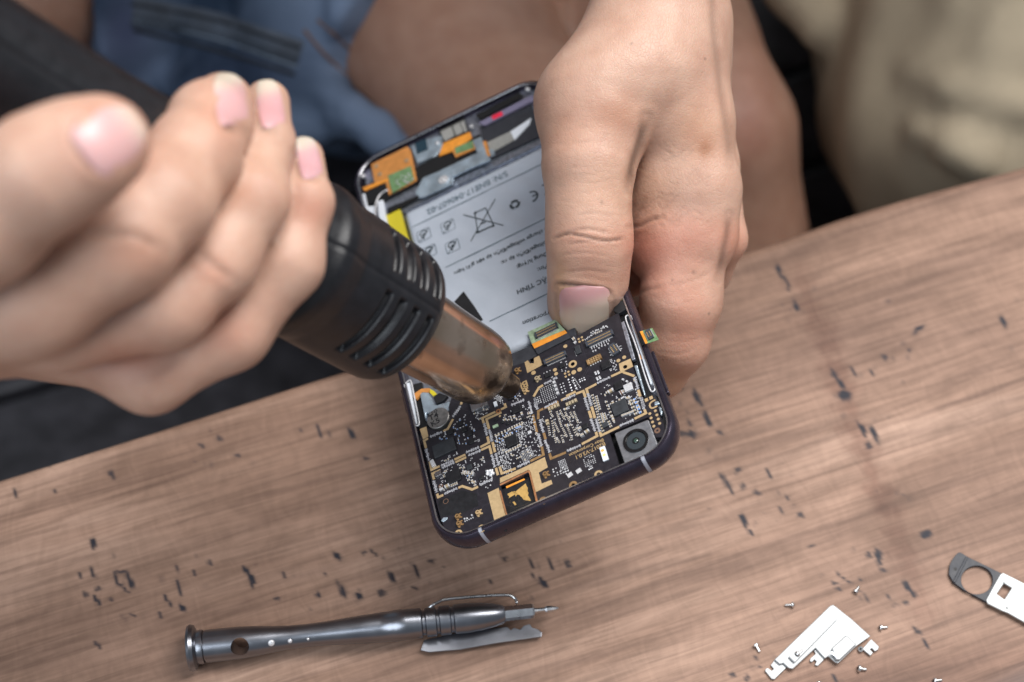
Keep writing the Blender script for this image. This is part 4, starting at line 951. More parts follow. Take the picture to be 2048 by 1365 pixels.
for p in ((400, 548), (430, 765), (605, 695)): b.disc(PH(*KC(*p), HB)[:2], .05, HB+.001, HB+.0032, 0, 0, 10)
b.build('crossed_bin_mark', M['ink'], bat)
for x, y in ((896, 453), (848, 470), (905, 493), (859, 503)):
    c = PH(x, y, HB)[:2]; b = MB(); R = rrect(.46, .46, .07, 4)
    P_ = [(c[0]+q[0], c[1]+q[1]) for q in R]; b.prism(P_, HB+.001, HB+.003, 0, holes=[[(c[0]+q[0]*.93, c[1]+q[1]*.93) for q in R]]); o = b.build('care_symbol', M['inkgrey'], bat)
    b = MB(); b.prism(arc((c[0], c[1]+.06), .12, 10, 175, .035), HB+.001, HB+.003); b.prism(ribbon([(c[0]-.14, c[1]+.10), (c[0]-.02, c[1]-.16)], .03), HB+.001, HB+.0034); b.prism(ribbon([(c[0]+.14, c[1]+.10), (c[0]-.06, c[1]-.14)], .03), HB+.001, HB+.0038)
    b.disc((c[0], c[1]+.02), .05, HB+.001, HB+.0042, 0, 0, 8); b.prism(ribbon([(c[0]-.19, c[1]-.2), (c[0]+.19, c[1]+.19)], .018), HB+.001, HB+.003); b.build('symbol_print', M['ink'], o)
# black tape corner, yellow tape, dark bracket strip, flex connector over the battery
slab('black_tape', [(908, 604), (927, 583), (948, 612), (966, 640), (950, 648), (930, 625)], HB, HB+.006, 'black', bat)
slab('yellow_tape', [(772, 430), (800, 419), (850, 600), (822, 600)], -.3, -.17, 'yellow', phone)
slab('yellow_tape', [(1238, 570), (1252, 590), (1262, 612), (1235, 620)], -.25, -.07, 'yellow', phone)
slab('black_cap', [(1230, 603), (1255, 598), (1262, 612), (1236, 628), (1226, 622)], -.2, -.02, 'black', phone, bevel=.03)
slab('strip_bracket', [(975, 738), (1012, 712), (1065, 690), (1150, 655), (1152, 673), (1078, 708), (1048, 727), (1020, 742), (990, 752)], -.2, -.06, 'bracket', phone, bevel=.02)
fx = empty_fx = slab('display_connector_flex', [(115, 262), (330, 165), (540, 68), (590, 130), (680, 230), (430, 330), (180, 440)], -.02, .0, 'greenpale', phone, K1)
slab('copper_edge', [(180, 442), (430, 332), (682, 232), (715, 275), (480, 390), (218, 512)], -.022, -.004, 'flex', fx, K1)
slab('black_edge', [(218, 512), (480, 390), (718, 276), (775, 345), (500, 480), (270, 600)], -.035, -.012, 'bracket', fx, K1)
def conn2(p, q, K, w, n, z, parent):
    global ZB, board
    zb, bd = ZB, board; ZB, board = z, parent; conn(p, q, K, w, n, h=.06); ZB, board = zb, bd
conn2((235, 330), (575, 165), K1, .21, 20, 0.001, fx)
# side key flex folded over the right wall
def flexside():
    P_ = [(640, 290, -.10), (655, 290, .03), (690, 270, .10), (740, 255, .11)]
    w0 = [(PH(*K2(x, y), z)) for x, y, z in ((612, 320, -.15), (640, 280, .0), (668, 262, .07), (690, 252, .08))]
    w1 = [(PH(*K2(x, y), z)) for x, y, z in ((690, 490, -.15), (705, 470, .0), (745, 450, .07), (790, 436, .08))]
    A = smooth_path(np.array(w0), 5); B = smooth_path(np.array(w1), 5); n = len(A)
    v = list(A)+list(B)+[p-np.array([0, 0, .012]) for p in A]+[p-np.array([0, 0, .012]) for p in B]
    f = []
    for i in range(n-1): f += [(i, n+i, n+i+1, i+1), (2*n+i, 2*n+i+1, 3*n+i+1, 3*n+i), (i, i+1, 2*n+i+1, 2*n+i), (n+i, 3*n+i, 3*n+i+1, n+i+1)]
    return mk('side_flex', v, f, M['black'], phone, True)
sf = flexside()
g = slab('connector_pad', [(690, 250), (868, 200), (968, 375), (785, 438)], .085, .10, 'green', sf, K2); slab('copper_edge', [(680, 255), (720, 243), (800, 425), (765, 440)], .087, .103, 'flex', sf, K2)
conn2((795, 240), (860, 370), K2, .16, 6, .102, sf)
# --- upper end: flex, earpiece, sensors
slab('upper_tray', [(728, 345), (760, 318), (1060, 172), (1098, 178), (1110, 290), (1083, 288), (808, 424), (745, 440)], -.38, -.25, 'alu', phone)
slab('upper_black_plate', [(730, 372), (775, 352), (832, 335), (905, 296), (960, 268), (972, 300), (905, 330), (770, 400), (735, 412)], -.24, -.14, 'void', phone)
uf = slab('upper_flex', [(240, 222), (650, 20), (690, 60), (760, 400), (700, 440), (440, 570), (400, 410), (280, 430)], -.14, -.10, 'flexdk', phone, KA)
slab('upper_flex_face', [(370, 190), (660, 60), (700, 230), (430, 345), (400, 290)], -.10, -.095, 'flexpale' if 'flexpale' in M else 'flexdk', uf, KA)
gp = slab('green_patch', [(430, 350), (690, 240), (730, 400), (480, 550)], -.10, -.08, 'green', uf, KA)
bb = MB()
for k in range(26): bb.box(PH(*KA(rnd.uniform(470, 690), 0), -.08)[:2]*0+PH(*KA(*(lambda u, w: (480+u*210+w*40, 400-u*85+w*100))(rnd.random(), rnd.random())), -.08)[:2], (.06, .03), -.08, -.06, rnd.choice([0, 1.57]))
bb.build('tiny_parts', M['bright'], gp)
for x, y in ((300, 245), (340, 335), (645, 180)):
    b = MB(); c = PH(*KA(x, y), -.09); b.disc(c, .07, -.10, -.07, 0, .03, 20); b.build('screw_eye', M['capbeige'], uf)
slab('flex_edge', [(140, 490), (290, 430), (440, 380), (430, 410), (170, 525)], -.12, -.09, 'flex', uf, KA)
slab('black_block', [(165, 540), (400, 430), (440, 560), (300, 640), (200, 690)], -.15, -.10, 'void', phone, KA, .02)
loop([(430, 510), (350, 560), (300, 650), (290, 760), (280, 820)], KA, -.06, .03, 'cable')
slab('white_gasket', [(310, 640), (370, 620), (420, 900), (330, 850)], -.2, -.08, 'white', phone, KA, .03); slab('white_gasket', [(120, 560), (170, 550), (200, 700), (290, 690), (280, 800), (170, 760)], -.2, -.09, 'white', phone, KA, .03)
for x, y in ((140, 350),): b = MB(); b.disc(PH(*KA(x, y), -.08), .10, -.12, -.06, 0, 0, 20, .06); b.build('corner_screw', M['bright'], phone, True)
slab('black_bar', [(420, 720), (780, 575), (790, 590), (600, 690), (430, 780)], -.2, -.10, 'void', phone, KA)
cb = slab('clear_bracket', [(740, 545), (830, 375), (1000, 305), (1365, 130), (1560, 40), (1640, 60), (1640, 110), (1365, 250), (1180, 350), (1160, 440), (1060, 490), (850, 590), (780, 600)], -.16, -.10, 'foil', phone, KA, .02)
b = MB(); c = PH(*KA(1065, 400), -.1); b.disc(c, .17, -.10, -.07, 0, .09, 28); b.disc(c, .10, -.10, -.05, 0, 0, 24, .05); b.build('bracket_screw', M['bright'], cb)
slab('front_camera_frame', [(690, 10), (860, -60), (1050, -110), (1060, 40), (960, 130), (760, 210), (720, 100)], -.2, -.09, 'foil', phone, KA, .03)
M['navy'] = mat('navy_lens_glass', (0.01, 0.035, 0.055), .2, coat=.6)
fc = slab('front_camera', [(735, -20), (860, -75), (880, 40), (760, 95)], -.12, -.04, 'navy', phone, KA, .02)
M['grille'] = mat('earpiece_mesh', (0.36, 0.36, 0.34), .6, .3, var=.25, scale=2500)
for q in ([(115, 645), (240, 585), (275, 690), (165, 755)], [(255, 580), (335, 540), (375, 650), (290, 690)], [(345, 535), (385, 515), (420, 640), (385, 650)]): slab('earpiece_mesh', q, -.1, -.05, 'grille', phone, KB, .01)
slab('black_seat', [(90, 640), (385, 490), (435, 650), (150, 780)], -.2, -.1, 'void', phone, KB)
slab('flex_tail', [(100, 925), (150, 780), (455, 650), (475, 720), (280, 860), (250, 870)], -.12, -.08, 'flex', phone, KB)
slab('flex_tail', [(250, 860), (500, 745), (520, 840), (290, 940)], -.11, -.075, 'flexdk', phone, KB); slab('green_patch', [(280, 830), (480, 745), (500, 830), (295, 900)], -.07, -.06, 'green', phone, KB)
slab('steel_hook', [(480, 745), (580, 700), (640, 890), (690, 965), (500, 1040), (250, 1160), (240, 1090), (520, 950), (540, 900)], -.14, -.06, 'foil', phone, KB, .02)
slab('flex_tail', [(600, 760), (640, 750), (685, 920), (650, 930)], -.1, -.07, 'flexdk', phone, KB)
slab('speaker_slot', [(515, 455), (1010, 200), (1070, 240), (560, 515)], -.12, -.08, 'void', phone, KB)
slab('violet_bar', [(550, 545), (1090, 265), (1170, 230), (1175, 290), (1080, 340), (620, 575)], -.13, -.05, 'purple', phone, KB, .02)
slab('red_mark', [(700, 470), (815, 415), (830, 460), (715, 512)], -.05, -.046, 'red', phone, KB)
slab('dark_cover', [(570, 590), (1160, 350), (1240, 700), (680, 960), (600, 740)], -.22, -.16, 'bracket', phone, KB)
slab('grey_tape', [(650, 770), (920, 640), (960, 740), (690, 890)], -.16, -.13, 'grille', phone, KB); slab('white_tape', [(915, 645), (1150, 490), (1130, 560), (960, 740)], -.16, -.12, 'white', phone, KB)
for x, y in ((1105, 160), (470, 585), (80, 775)): b = MB(); c = PH(*KB(x, y), -.06); b.disc(c, .10 if x > 1000 else .07, -.12, -.03, 0, 0, 20, .05); b.build('corner_screw', M['bright'], phone, True)
# ------------------------------------------------------------------ hot air gun
gA = U(780, 628, 41.2); gB = U(1012, 769, 44.3); gax = gA-gB; gax /= np.linalg.norm(gax)      # nozzle tip -> handle
gun = empty('hot_air_gun', 'black hot air gun with a heat-stained steel nozzle pointed at the circuit board', 'hot air gun', tuple(gB))
gvd = (CL-gA); gvd -= gax*(gvd @ gax); gvd /= np.linalg.norm(gvd)
def glathe(name, prof, m, n=64, parent=gun, disp=None):
    v, f = lathe([(s, r) for s, r in prof], (0, 0, 0), gax, n, up=gvd)
    o = mk(name, v, f, m, parent); autosmooth(o, 40); return o
def nozzle_material():
    m = bpy.data.materials.new('heat_tinted_steel'); m.use_nodes = True; N = m.node_tree.nodes; L = m.node_tree.links; b = N['Principled BSDF']
    b.inputs['Metallic'].default_value = 0.95; tc = N.new('ShaderNodeTexCoord')
    at = N.new('ShaderNodeVertexColor'); at.layer_name = 'Col'; n = N.new('ShaderNodeTexNoise'); n.inputs['Scale'].default_value = 130; n.inputs['Detail'].default_value = 7; L.new(tc.outputs['Object'], n.inputs[0])
    n2 = N.new('ShaderNodeTexNoise'); n2.inputs['Scale'].default_value = 60; n2.inputs['Detail'].default_value = 5; L.new(tc.outputs['Object'], n2.inputs[0])
    tint = N.new('ShaderNodeValToRGB'); e = tint.color_ramp.elements; e[0].position = .35; e[0].color = (0.42, 0.31, 0.22, 1); e[1].position = .65; e[1].color = (0.62, 0.48, 0.38, 1); L.new(n2.outputs[0], tint.inputs[0])
    ad = N.new('ShaderNodeMath'); ad.operation = 'ADD'; sp = N.new('ShaderNodeSeparateColor'); L.new(at.outputs[0], sp.inputs[0]); L.new(sp.outputs[0], ad.inputs[0])
    mr = N.new('ShaderNodeMapRange'); mr.inputs[1].default_value = .3; mr.inputs[2].default_value = .7; mr.inputs[3].default_value = -.55; mr.inputs[4].default_value = .6; L.new(n.outputs[0], mr.inputs[0]); L.new(mr.outputs[0], ad.inputs[1])
    st = N.new('ShaderNodeMapRange'); st.inputs[1].default_value = .30; st.inputs[2].default_value = .85; L.new(ad.outputs[0], st.inputs[0])
    mx = N.new('ShaderNodeMix'); mx.data_type = 'RGBA'; L.new(st.outputs[0], mx.inputs[0]); L.new(tint.outputs[0], mx.inputs[6]); mx.inputs[7].default_value = (0.06, 0.042, 0.033, 1); L.new(mx.outputs[2], b.inputs['Base Color'])
    r = N.new('ShaderNodeMapRange'); r.inputs[3].default_value = .16; r.inputs[4].default_value = .45; L.new(st.outputs[0], r.inputs[0]); L.new(r.outputs[0], b.inputs['Roughness'])
    return m
M['nozzle'] = nozzle_material()
def noz(name, prof, stain):
    v, f = lathe(prof, (0, 0, 0), gax, 72, up=gvd); V = np.array(v); s = V @ gax
    c = np.zeros((len(V), 3)); c[:, 0] = stain(s); o = mk(name, V, f, M['nozzle'], gun, cols=c); autosmooth(o, 50); return o
pr = [(0.72, 0.36), (0.70, .50), (0.73, .74), (0.81, .90), (0.97, 1.0), (1.2, 1.05), (1.5, 1.08)]+[(x, 1.08+(x-1.4)*.030) for x in np.linspace(1.6, 5.2, 20)]
noz('nozzle', pr, lambda s: np.clip((2.3-s)*0.5, -0.10, 0.80))
noz('nozzle_tip', [(0.9, .27), (-0.22, .27), (-0.24, .30), (-.22, .34), (0.1, .36), (.60, .38), (.80, .38)], lambda s: np.full(len(s), .78))
def gun_body():
    S_ = np.concatenate([np.arange(5.22, 10.6, .03), np.arange(10.6, 30, .25)]); SH = -0.80
    key = np.array([(5.22, 1.30), (5.24, 1.62), (5.32, 1.76), (5.5, 1.84), (5.8, 1.86), (7.4, 1.90), (8.2, 1.91), (8.45, 1.97), (8.7, 2.03), (8.95, 2.03), (9.2, 1.92), (9.5, 1.84), (10.4, 1.80), (12, 1.66), (15, 1.52), (18, 1.52), (22, 1.68), (26, 1.95), (30, 2.1)])
    R = np.interp(S_, key[:, 0], key[:, 1]); ker = np.hanning(9); ker /= ker.sum(); R[6:-6] = np.convolve(R, ker, 'same')[6:-6]
    n = 300; th = np.arange(n)/n*2*math.pi; a = gvd; b_ = np.cross(gax, a)
    SS, TH = np.meshgrid(S_, th, indexing='ij'); RR = np.repeat(R[:, None], n, 1)
    deg = (np.degrees(TH)+180) % 360-180
    for k in range(4):
        s0 = 5.72+k*0.50
        for lo, hi in ((SL[0], SL[1]), (SL[2], SL[3]), (SL[0]+180, SL[1]+180-360 if SL[1]+180 > 360 else SL[1]+180)):
            w = np.clip((0.125-np.abs(SS-s0))/.035, 0, 1)*np.clip((deg-lo)/3, 0, 1)*np.clip((hi-deg)/3, 0, 1); RR = RR-0.20*w
    w = np.exp(-((deg-SL[4])/1.6)**2)*(SS > 5.5); RR = RR-0.035*w
    P = (SS+SH)[..., None]*gax+RR[..., None]*(np.cos(TH)[..., None]*a+np.sin(TH)[..., None]*b_)
    ii = np.arange(len(S_)*n).reshape(len(S_), n); f = np.stack([ii[:-1], np.roll(ii[:-1], -1, 1), np.roll(ii[1:], -1, 1), ii[1:]], -1).reshape(-1, 4)
    return mk('body', P.reshape(-1, 3), f, M['plastic'], gun, True)
SL = (-50, 15, 30, 72, 22)
body = gun_body()
v, f = lathe([(4.75, .3), (4.75, 1.45), (5.3, 1.45), (5.3, .3)], (0, 0, 0), gax, 48, up=gvd); mk('inner_collar', v, f, M['void'], gun)
# sliding switch set into the handle
c = gax*19.5+gvd*1.62
b = MB(); e1 = np.cross(gax, gvd); w_ = []
for s in (-1.6, 1.6):
    for t in (-.55, .55):
        for h in (0, .22): w_.append(c+gax*s+e1*t+gvd*h)
b.add(w_, [(0, 1, 3, 2), (4, 6, 7, 5), (0, 4, 5, 1), (2, 3, 7, 6), (1, 5, 7, 3), (0, 2, 6, 4)]); b.build('switch', M['plastic'], gun, bevel=.1)

# ------------------------------------------------------------------ the seated person: both hands, arms, torso and bare legs as one body
def skin_material():
    m = bpy.data.materials.new('skin'); m.use_nodes = True; N = m.node_tree.nodes; L = m.node_tree.links; b = N['Principled BSDF']
    at = N.new('ShaderNodeVertexColor'); at.layer_name = 'Col'; tc = N.new('ShaderNodeTexCoord')
    n = N.new('ShaderNodeTexNoise'); n.inputs['Scale'].default_value = 120; n.inputs['Detail'].default_value = 6; L.new(tc.outputs['Object'], n.inputs[0])
    rp = N.new('ShaderNodeValToRGB'); e = rp.color_ramp.elements; e[0].position = .3; e[0].color = (.90, .84, .82, 1); e[1].position = .7; e[1].color = (1.06, 1.07, 1.07, 1); L.new(n.outputs[0], rp.inputs[0])
    mx = N.new('ShaderNodeMix'); mx.data_type = 'RGBA'; mx.blend_type = 'MULTIPLY'; mx.inputs[0].default_value = 1; L.new(at.outputs[0], mx.inputs[6]); L.new(rp.outputs[0], mx.inputs[7]); L.new(mx.outputs[2], b.inputs['Base Color'])
    b.inputs['Roughness'].default_value = .46; b.inputs['Specular IOR Level'].default_value = .42
    b.inputs['Subsurface Weight'].default_value = 0.22; b.inputs['Subsurface Radius'].default_value = (1.0, .35, .18); b.inputs['Subsurface Scale'].default_value = 0.004
    # fine creases: stretched cells plus pores
    v = N.new('ShaderNodeTexVoronoi'); v.feature = 'DISTANCE_TO_EDGE'; v.inputs['Scale'].default_value = 1100; mp = N.new('ShaderNodeMapping'); mp.inputs['Scale'].default_value = (1, .62, .8); L.new(tc.outputs['Object'], mp.inputs[0])
    nz = N.new('ShaderNodeTexNoise'); nz.inputs['Scale'].default_value = 400; L.new(tc.outputs['Object'], nz.inputs[0]); mm = N.new('ShaderNodeMix'); mm.data_type = 'RGBA'; mm.inputs[0].default_value = .0012; L.new(mp.outputs[0], mm.inputs[6]); L.new(nz.outputs[1], mm.inputs[7]); L.new(mm.outputs[2], v.inputs['Vector'])
    r = N.new('ShaderNodeMapRange'); r.inputs[2].default_value = .12; L.new(v.outputs[0], r.inputs[0])
    bp = N.new('ShaderNodeBump'); bp.inputs['Strength'].default_value = .38; bp.inputs['Distance'].default_value = .00012; L.new(r.outputs[0], bp.inputs['Height'])
    n3 = N.new('ShaderNodeTexNoise'); n3.inputs['Scale'].default_value = 260; n3.inputs['Detail'].default_value = 5; L.new(tc.outputs['Object'], n3.inputs[0])
    b2 = N.new('ShaderNodeBump'); b2.inputs['Strength'].default_value = .5; b2.inputs['Distance'].default_value = .0004; L.new(n3.outputs[0], b2.inputs['Height']); L.new(bp.outputs[0], b2.inputs['Normal']); L.new(b2.outputs[0], b.inputs['Normal'])
    return m
M['skin'] = skin_material()
SKIN = np.array([0.53, 0.335, 0.252])

# --- left hand gripping the phone
H_ARM = pts4([(1330, -520, 54, 175), (1325, -260, 50.5, 132), (1321, -60, 48.6, 116), (1320, 60, 47.8, 122), (1300, 150, 47.3, 120)])
H_TH = pts4([(1285, 110, 47.2, 112), (1195, 215, 46.2, 122), (1178, 330, 45.6, 88), (1177, 430, 45.5, 79), (1179, 490, 45.5, 80), (1176, 560, 45.9, 74), (1168, 612, 46.52, 66), (1160, 654, 46.83, 55)])
H_MC = pts4([(1345, 60, 47.6, 98), (1372, 240, 47.0, 92), (1392, 380, 47.0, 86), (1392, 470, 47.2, 84)])
H_WEB = pts4([(1300, 200, 47.3, 80), (1322, 360, 47.4, 74), (1330, 490, 47.5, 82)])
H_FIL = pts4([(1315, 10, 47.4, 112), (1275, 140, 46.4, 110), (1272, 215, 46.5, 78)])
H_IN = pts4([(1372, 480, 47.2, 86), (1362, 600, 47.3, 79), (1347, 682, 47.7, 70), (1318, 742, 48.3, 54), (1255, 778, 49.0, 40)])
H_MI = pts4([(1385, 120, 48.6, 70), (1420, 330, 48.4, 56), (1443, 478, 48.2, 49), (1412, 540, 49.2, 50), (1330, 640, 50.2, 46), (1230, 680, 50.3, 42)])
H_RI = pts4([(1340, 100, 49.5, 80), (1380, 330, 50.0, 60), (1400, 440, 50.4, 52), (1340, 520, 51.2, 46), (1210, 570, 51.5, 42)])
H_LI = pts4([(1300, 60, 50.0, 80), (1330, 280, 51.0, 55), (1340, 370, 51.6, 46), (1280, 430, 52.3, 42), (1180, 460, 52.4, 38)])
def left_hand(p):
    px, py, _ = PIX(p)
    kt = 0.07+1.0/(1+np.exp((py-205)/28))
    arm = chain(p, H_ARM, .5); mc = chain(p, H_MC, .4); palm = smin(smin(arm, mc, 1.0), chain(p, H_FIL, .5), 1.0)
    web = chain(p, H_WEB, .4); palm = smin(palm, web, .5)
    fin = chain(p, H_IN, .3); palm = smin(palm, fin, .16+np.clip((1330+40-px)*0+(540-py)/200, 0, .4))
    mi = chain(p, H_MI, .25); palm = smin(palm, mi, .22+np.clip((330-py)/400, 0, .5))
    ri = chain(p, H_RI, .25); palm = smin(palm, ri, .18); li = chain(p, H_LI, .25); palm = smin(palm, li, .18)
    th = chain(p, H_TH, .45)
    return smin(palm, th, kt)
# --- right hand wrapped round the gun
R_TH = pts4([(-420, 700, 33, 190), (-200, 545, 31.4, 150), (-40, 440, 30.4, 128), (90, 345, 29.9, 117), (160, 308, 29.9, 104), (208, 284, 30.2, 92)])
R_IN = pts4([(-190, 640, 33.0, 140), (60, 590, 32.6, 124), (240, 480, 32.8, 114), (325, 405, 33.3, 100), (388, 312, 34.4, 90), (420, 245, 35.4, 80), (446, 208, 36.1, 62)])
R_MI = pts4([(-120, 650, 34.4, 105), (120, 652, 34.2, 90), (330, 610, 34.5, 88), (430, 520, 34.9, 82), (505, 400, 35.4, 70), (528, 290, 36.6, 58), (534, 206, 37.6, 46)])
R_RI = pts4([(-60, 680, 35.6, 80), (130, 690, 35.9, 62), (300, 744, 36.2, 80), (460, 660, 36.4, 78), (572, 525, 36.5, 72), (608, 405, 36.7, 55), (606, 316, 37.9, 42)])
R_LI = pts4([(0, 690, 38.5, 60), (240, 715, 39.2, 70), (420, 650, 40.0, 66), (500, 560, 40.8, 52), (520, 470, 41.2, 42)])
R_PALM = pts4([(-420, 640, 34, 190), (-150, 600, 34.6, 150), (60, 630, 35.6, 95)])
def right_hand(p):
    px, py, _ = PIX(p)
    base = np.clip((230-px)/260, 0, 1)
    pl = chain(p, R_PALM, .5)
    d = smin(pl, chain(p, R_IN, .35), .25+.9*base)
    for C in (R_MI, R_RI, R_LI): d = smin(d, chain(p, C, .35), .10+.55*base)
    return smin(d, chain(p, R_TH, .4), .10+.9*np.clip((-60-px)/250, 0, 1))
# --- legs, hips, trunk and arms (mostly outside the picture)
hip = np.array([-9.0, 66, -8.0])
L1 = pts4([(520, -330, 82, 300), (640, -80, 76, 235), (900, 110, 70, 205), (1075, 330, 66, 190), (1150, 620, 68, 160), (1180, 1000, 88, 110)])
L2 = pts4([(900, -480, 84, 240), (1120, -160, 76, 190), (1330, 95, 70, 165), (1432, 270, 68, 142), (1462, 470, 70, 132), (1480, 800, 86, 95)])
L3 = pts4([(380, -330, 84, 260), (200, -90, 75, 190), (80, 10, 70, 112), (-150, 60, 66, 95)])
def legs(p):
    d = smin(chain(p, L1, 2.0), chain(p, L2, 2.0), .5); d = smin(d, chain(p, L3, 2.0), .8)
    f = np.float32
    tr_ = seg(p, hip+np.array([0, 6, 0]), hip+np.array([2, 2, 30]), 15, 15)
    tr_ = smin(tr_, seg(p, hip+np.array([2, 0, 30]), hip+np.array([3, -10, 46]), 15, 14), 4); tr_ = smin(tr_, seg(p, hip+np.array([-12, -12, 50]), hip+np.array([18, -12, 50]), 8, 8), 6)
    d = smin(d, tr_, 5)
    w = H_ARM[0][0]; w2 = R_PALM[0][0]; eL = np.array([30, 52, 18.0]); eR = np.array([-42, 40, 14.0])
    d = smin(d, seg(p, hip+np.array([18, -12, 50]), eL, 5.2, 4.2), 2); d = smin(d, seg(p, eL, w, 4.4, 2.9), 1)
    d = smin(d, seg(p, hip+np.array([-12, -12, 50]), eR, 5.2, 4.2), 2); d = smin(d, seg(p, eR, w2, 4.2, 2.2), 1)
    return d
def blot(px, py, L):
    """reddish or pale areas of skin: x,y,radius,rgb multiplier"""
    c = np.ones((len(px), 3))
    for x, y, rx, ry, rgb in L:
        w = np.exp(-(((px-x)/rx)**2+((py-y)/ry)**2))[:, None]; c *= 1+w*(np.array(rgb)-1)
    return c
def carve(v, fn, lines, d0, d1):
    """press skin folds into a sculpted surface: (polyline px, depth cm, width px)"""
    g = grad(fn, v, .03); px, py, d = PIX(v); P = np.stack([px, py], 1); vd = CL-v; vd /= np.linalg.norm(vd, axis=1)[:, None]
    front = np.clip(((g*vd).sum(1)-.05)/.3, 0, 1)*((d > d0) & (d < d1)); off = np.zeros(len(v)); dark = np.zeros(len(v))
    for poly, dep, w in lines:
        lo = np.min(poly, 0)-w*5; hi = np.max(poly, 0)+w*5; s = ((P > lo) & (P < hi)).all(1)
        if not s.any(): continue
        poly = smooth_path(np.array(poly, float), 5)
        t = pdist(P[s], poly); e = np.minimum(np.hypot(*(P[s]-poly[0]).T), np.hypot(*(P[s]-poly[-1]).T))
        k = np.exp(-(t/w)**2)*np.clip((e+t)/(w*3.5), 0.0, 1); off[s] += -dep*k+dep*.35*np.exp(-((t-w*2.2)/(w*1.2))**2); dark[s] = np.maximum(dark[s], k*min(1, dep/.05))  # deeper folds also get a darkness value, painted later as crease shade
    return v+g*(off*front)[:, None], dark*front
FL = [([(1108, 478), (1135, 468), (1170, 474), (1210, 482), (1248, 478)], .042, 3), ([(1140, 462), (1175, 458), (1215, 466)], .020, 3), ([(1135, 489), (1175, 484), (1225, 490)], .018, 2.5), ([(1150, 430), (1190, 426), (1230, 434)], .010, 3),
      ([(1120, 510), (1170, 506), (1215, 512)], .010, 3), ([(1130, 545), (1175, 541), (1220, 547)], .012, 3),
      ([(1112, 575), (1118, 568), (1165, 573), (1212, 582), (1222, 592)], .05, 4), ([(1226, 600), (1226, 625), (1218, 645)], .018, 4), ([(1112, 582), (1111, 610), (1120, 640)], .018, 4),
      ([(1292, 235), (1286, 262), (1277, 295), (1265, 335), (1261, 380)], .05, 9), ([(1255, 455), (1278, 452), (1300, 441), (1325, 434)], .030, 4), ([(1262, 450), (1275, 430), (1290, 400)], .012, 4),
      ([(1330, 572), (1360, 568), (1395, 558), (1425, 540)], .008, 4), ([(1270, 590), (1295, 580), (1325, 574)], .018, 4), ([(1300, 590), (1345, 610), (1390, 600)], .004, 3), ([(1315, 704), (1360, 708), (1400, 692)], .007, 3), ([(1340, 722), (1370, 724), (1392, 714)], .005, 2.5), ([(1330, 680), (1370, 684), (1410, 672)], .005, 2.5),
      ([(1424, -60), (1428, 60), (1442, 180), (1455, 270), (1462, 330)], .022, 8), ([(1436, 560), (1446, 510), (1455, 470), (1458, 430)], .035, 7)]
rs = np.random.RandomState(3)
for k in range(60):   # many small wrinkles over the web and knuckles
    x, y, a = rs.uniform(1270, 1420), rs.uniform(290, 470), rs.choice([.5, 2.4])+rs.normal(0, .25); l = rs.uniform(10, 26); FL.append(([(x-l*math.cos(a), y-l*math.sin(a)), (x, y+2), (x+l*math.cos(a), y+l*math.sin(a))], rs.uniform(.004, .009), 1.8))
for k in range(26):
    x, y = rs.uniform(1120, 1240), rs.uniform(250, 470); l = rs.uniform(10, 28); FL.append(([(x-l, y-2), (x, y), (x+l, y+rs.uniform(-4, 4))], rs.uniform(.003, .007), 2.0))
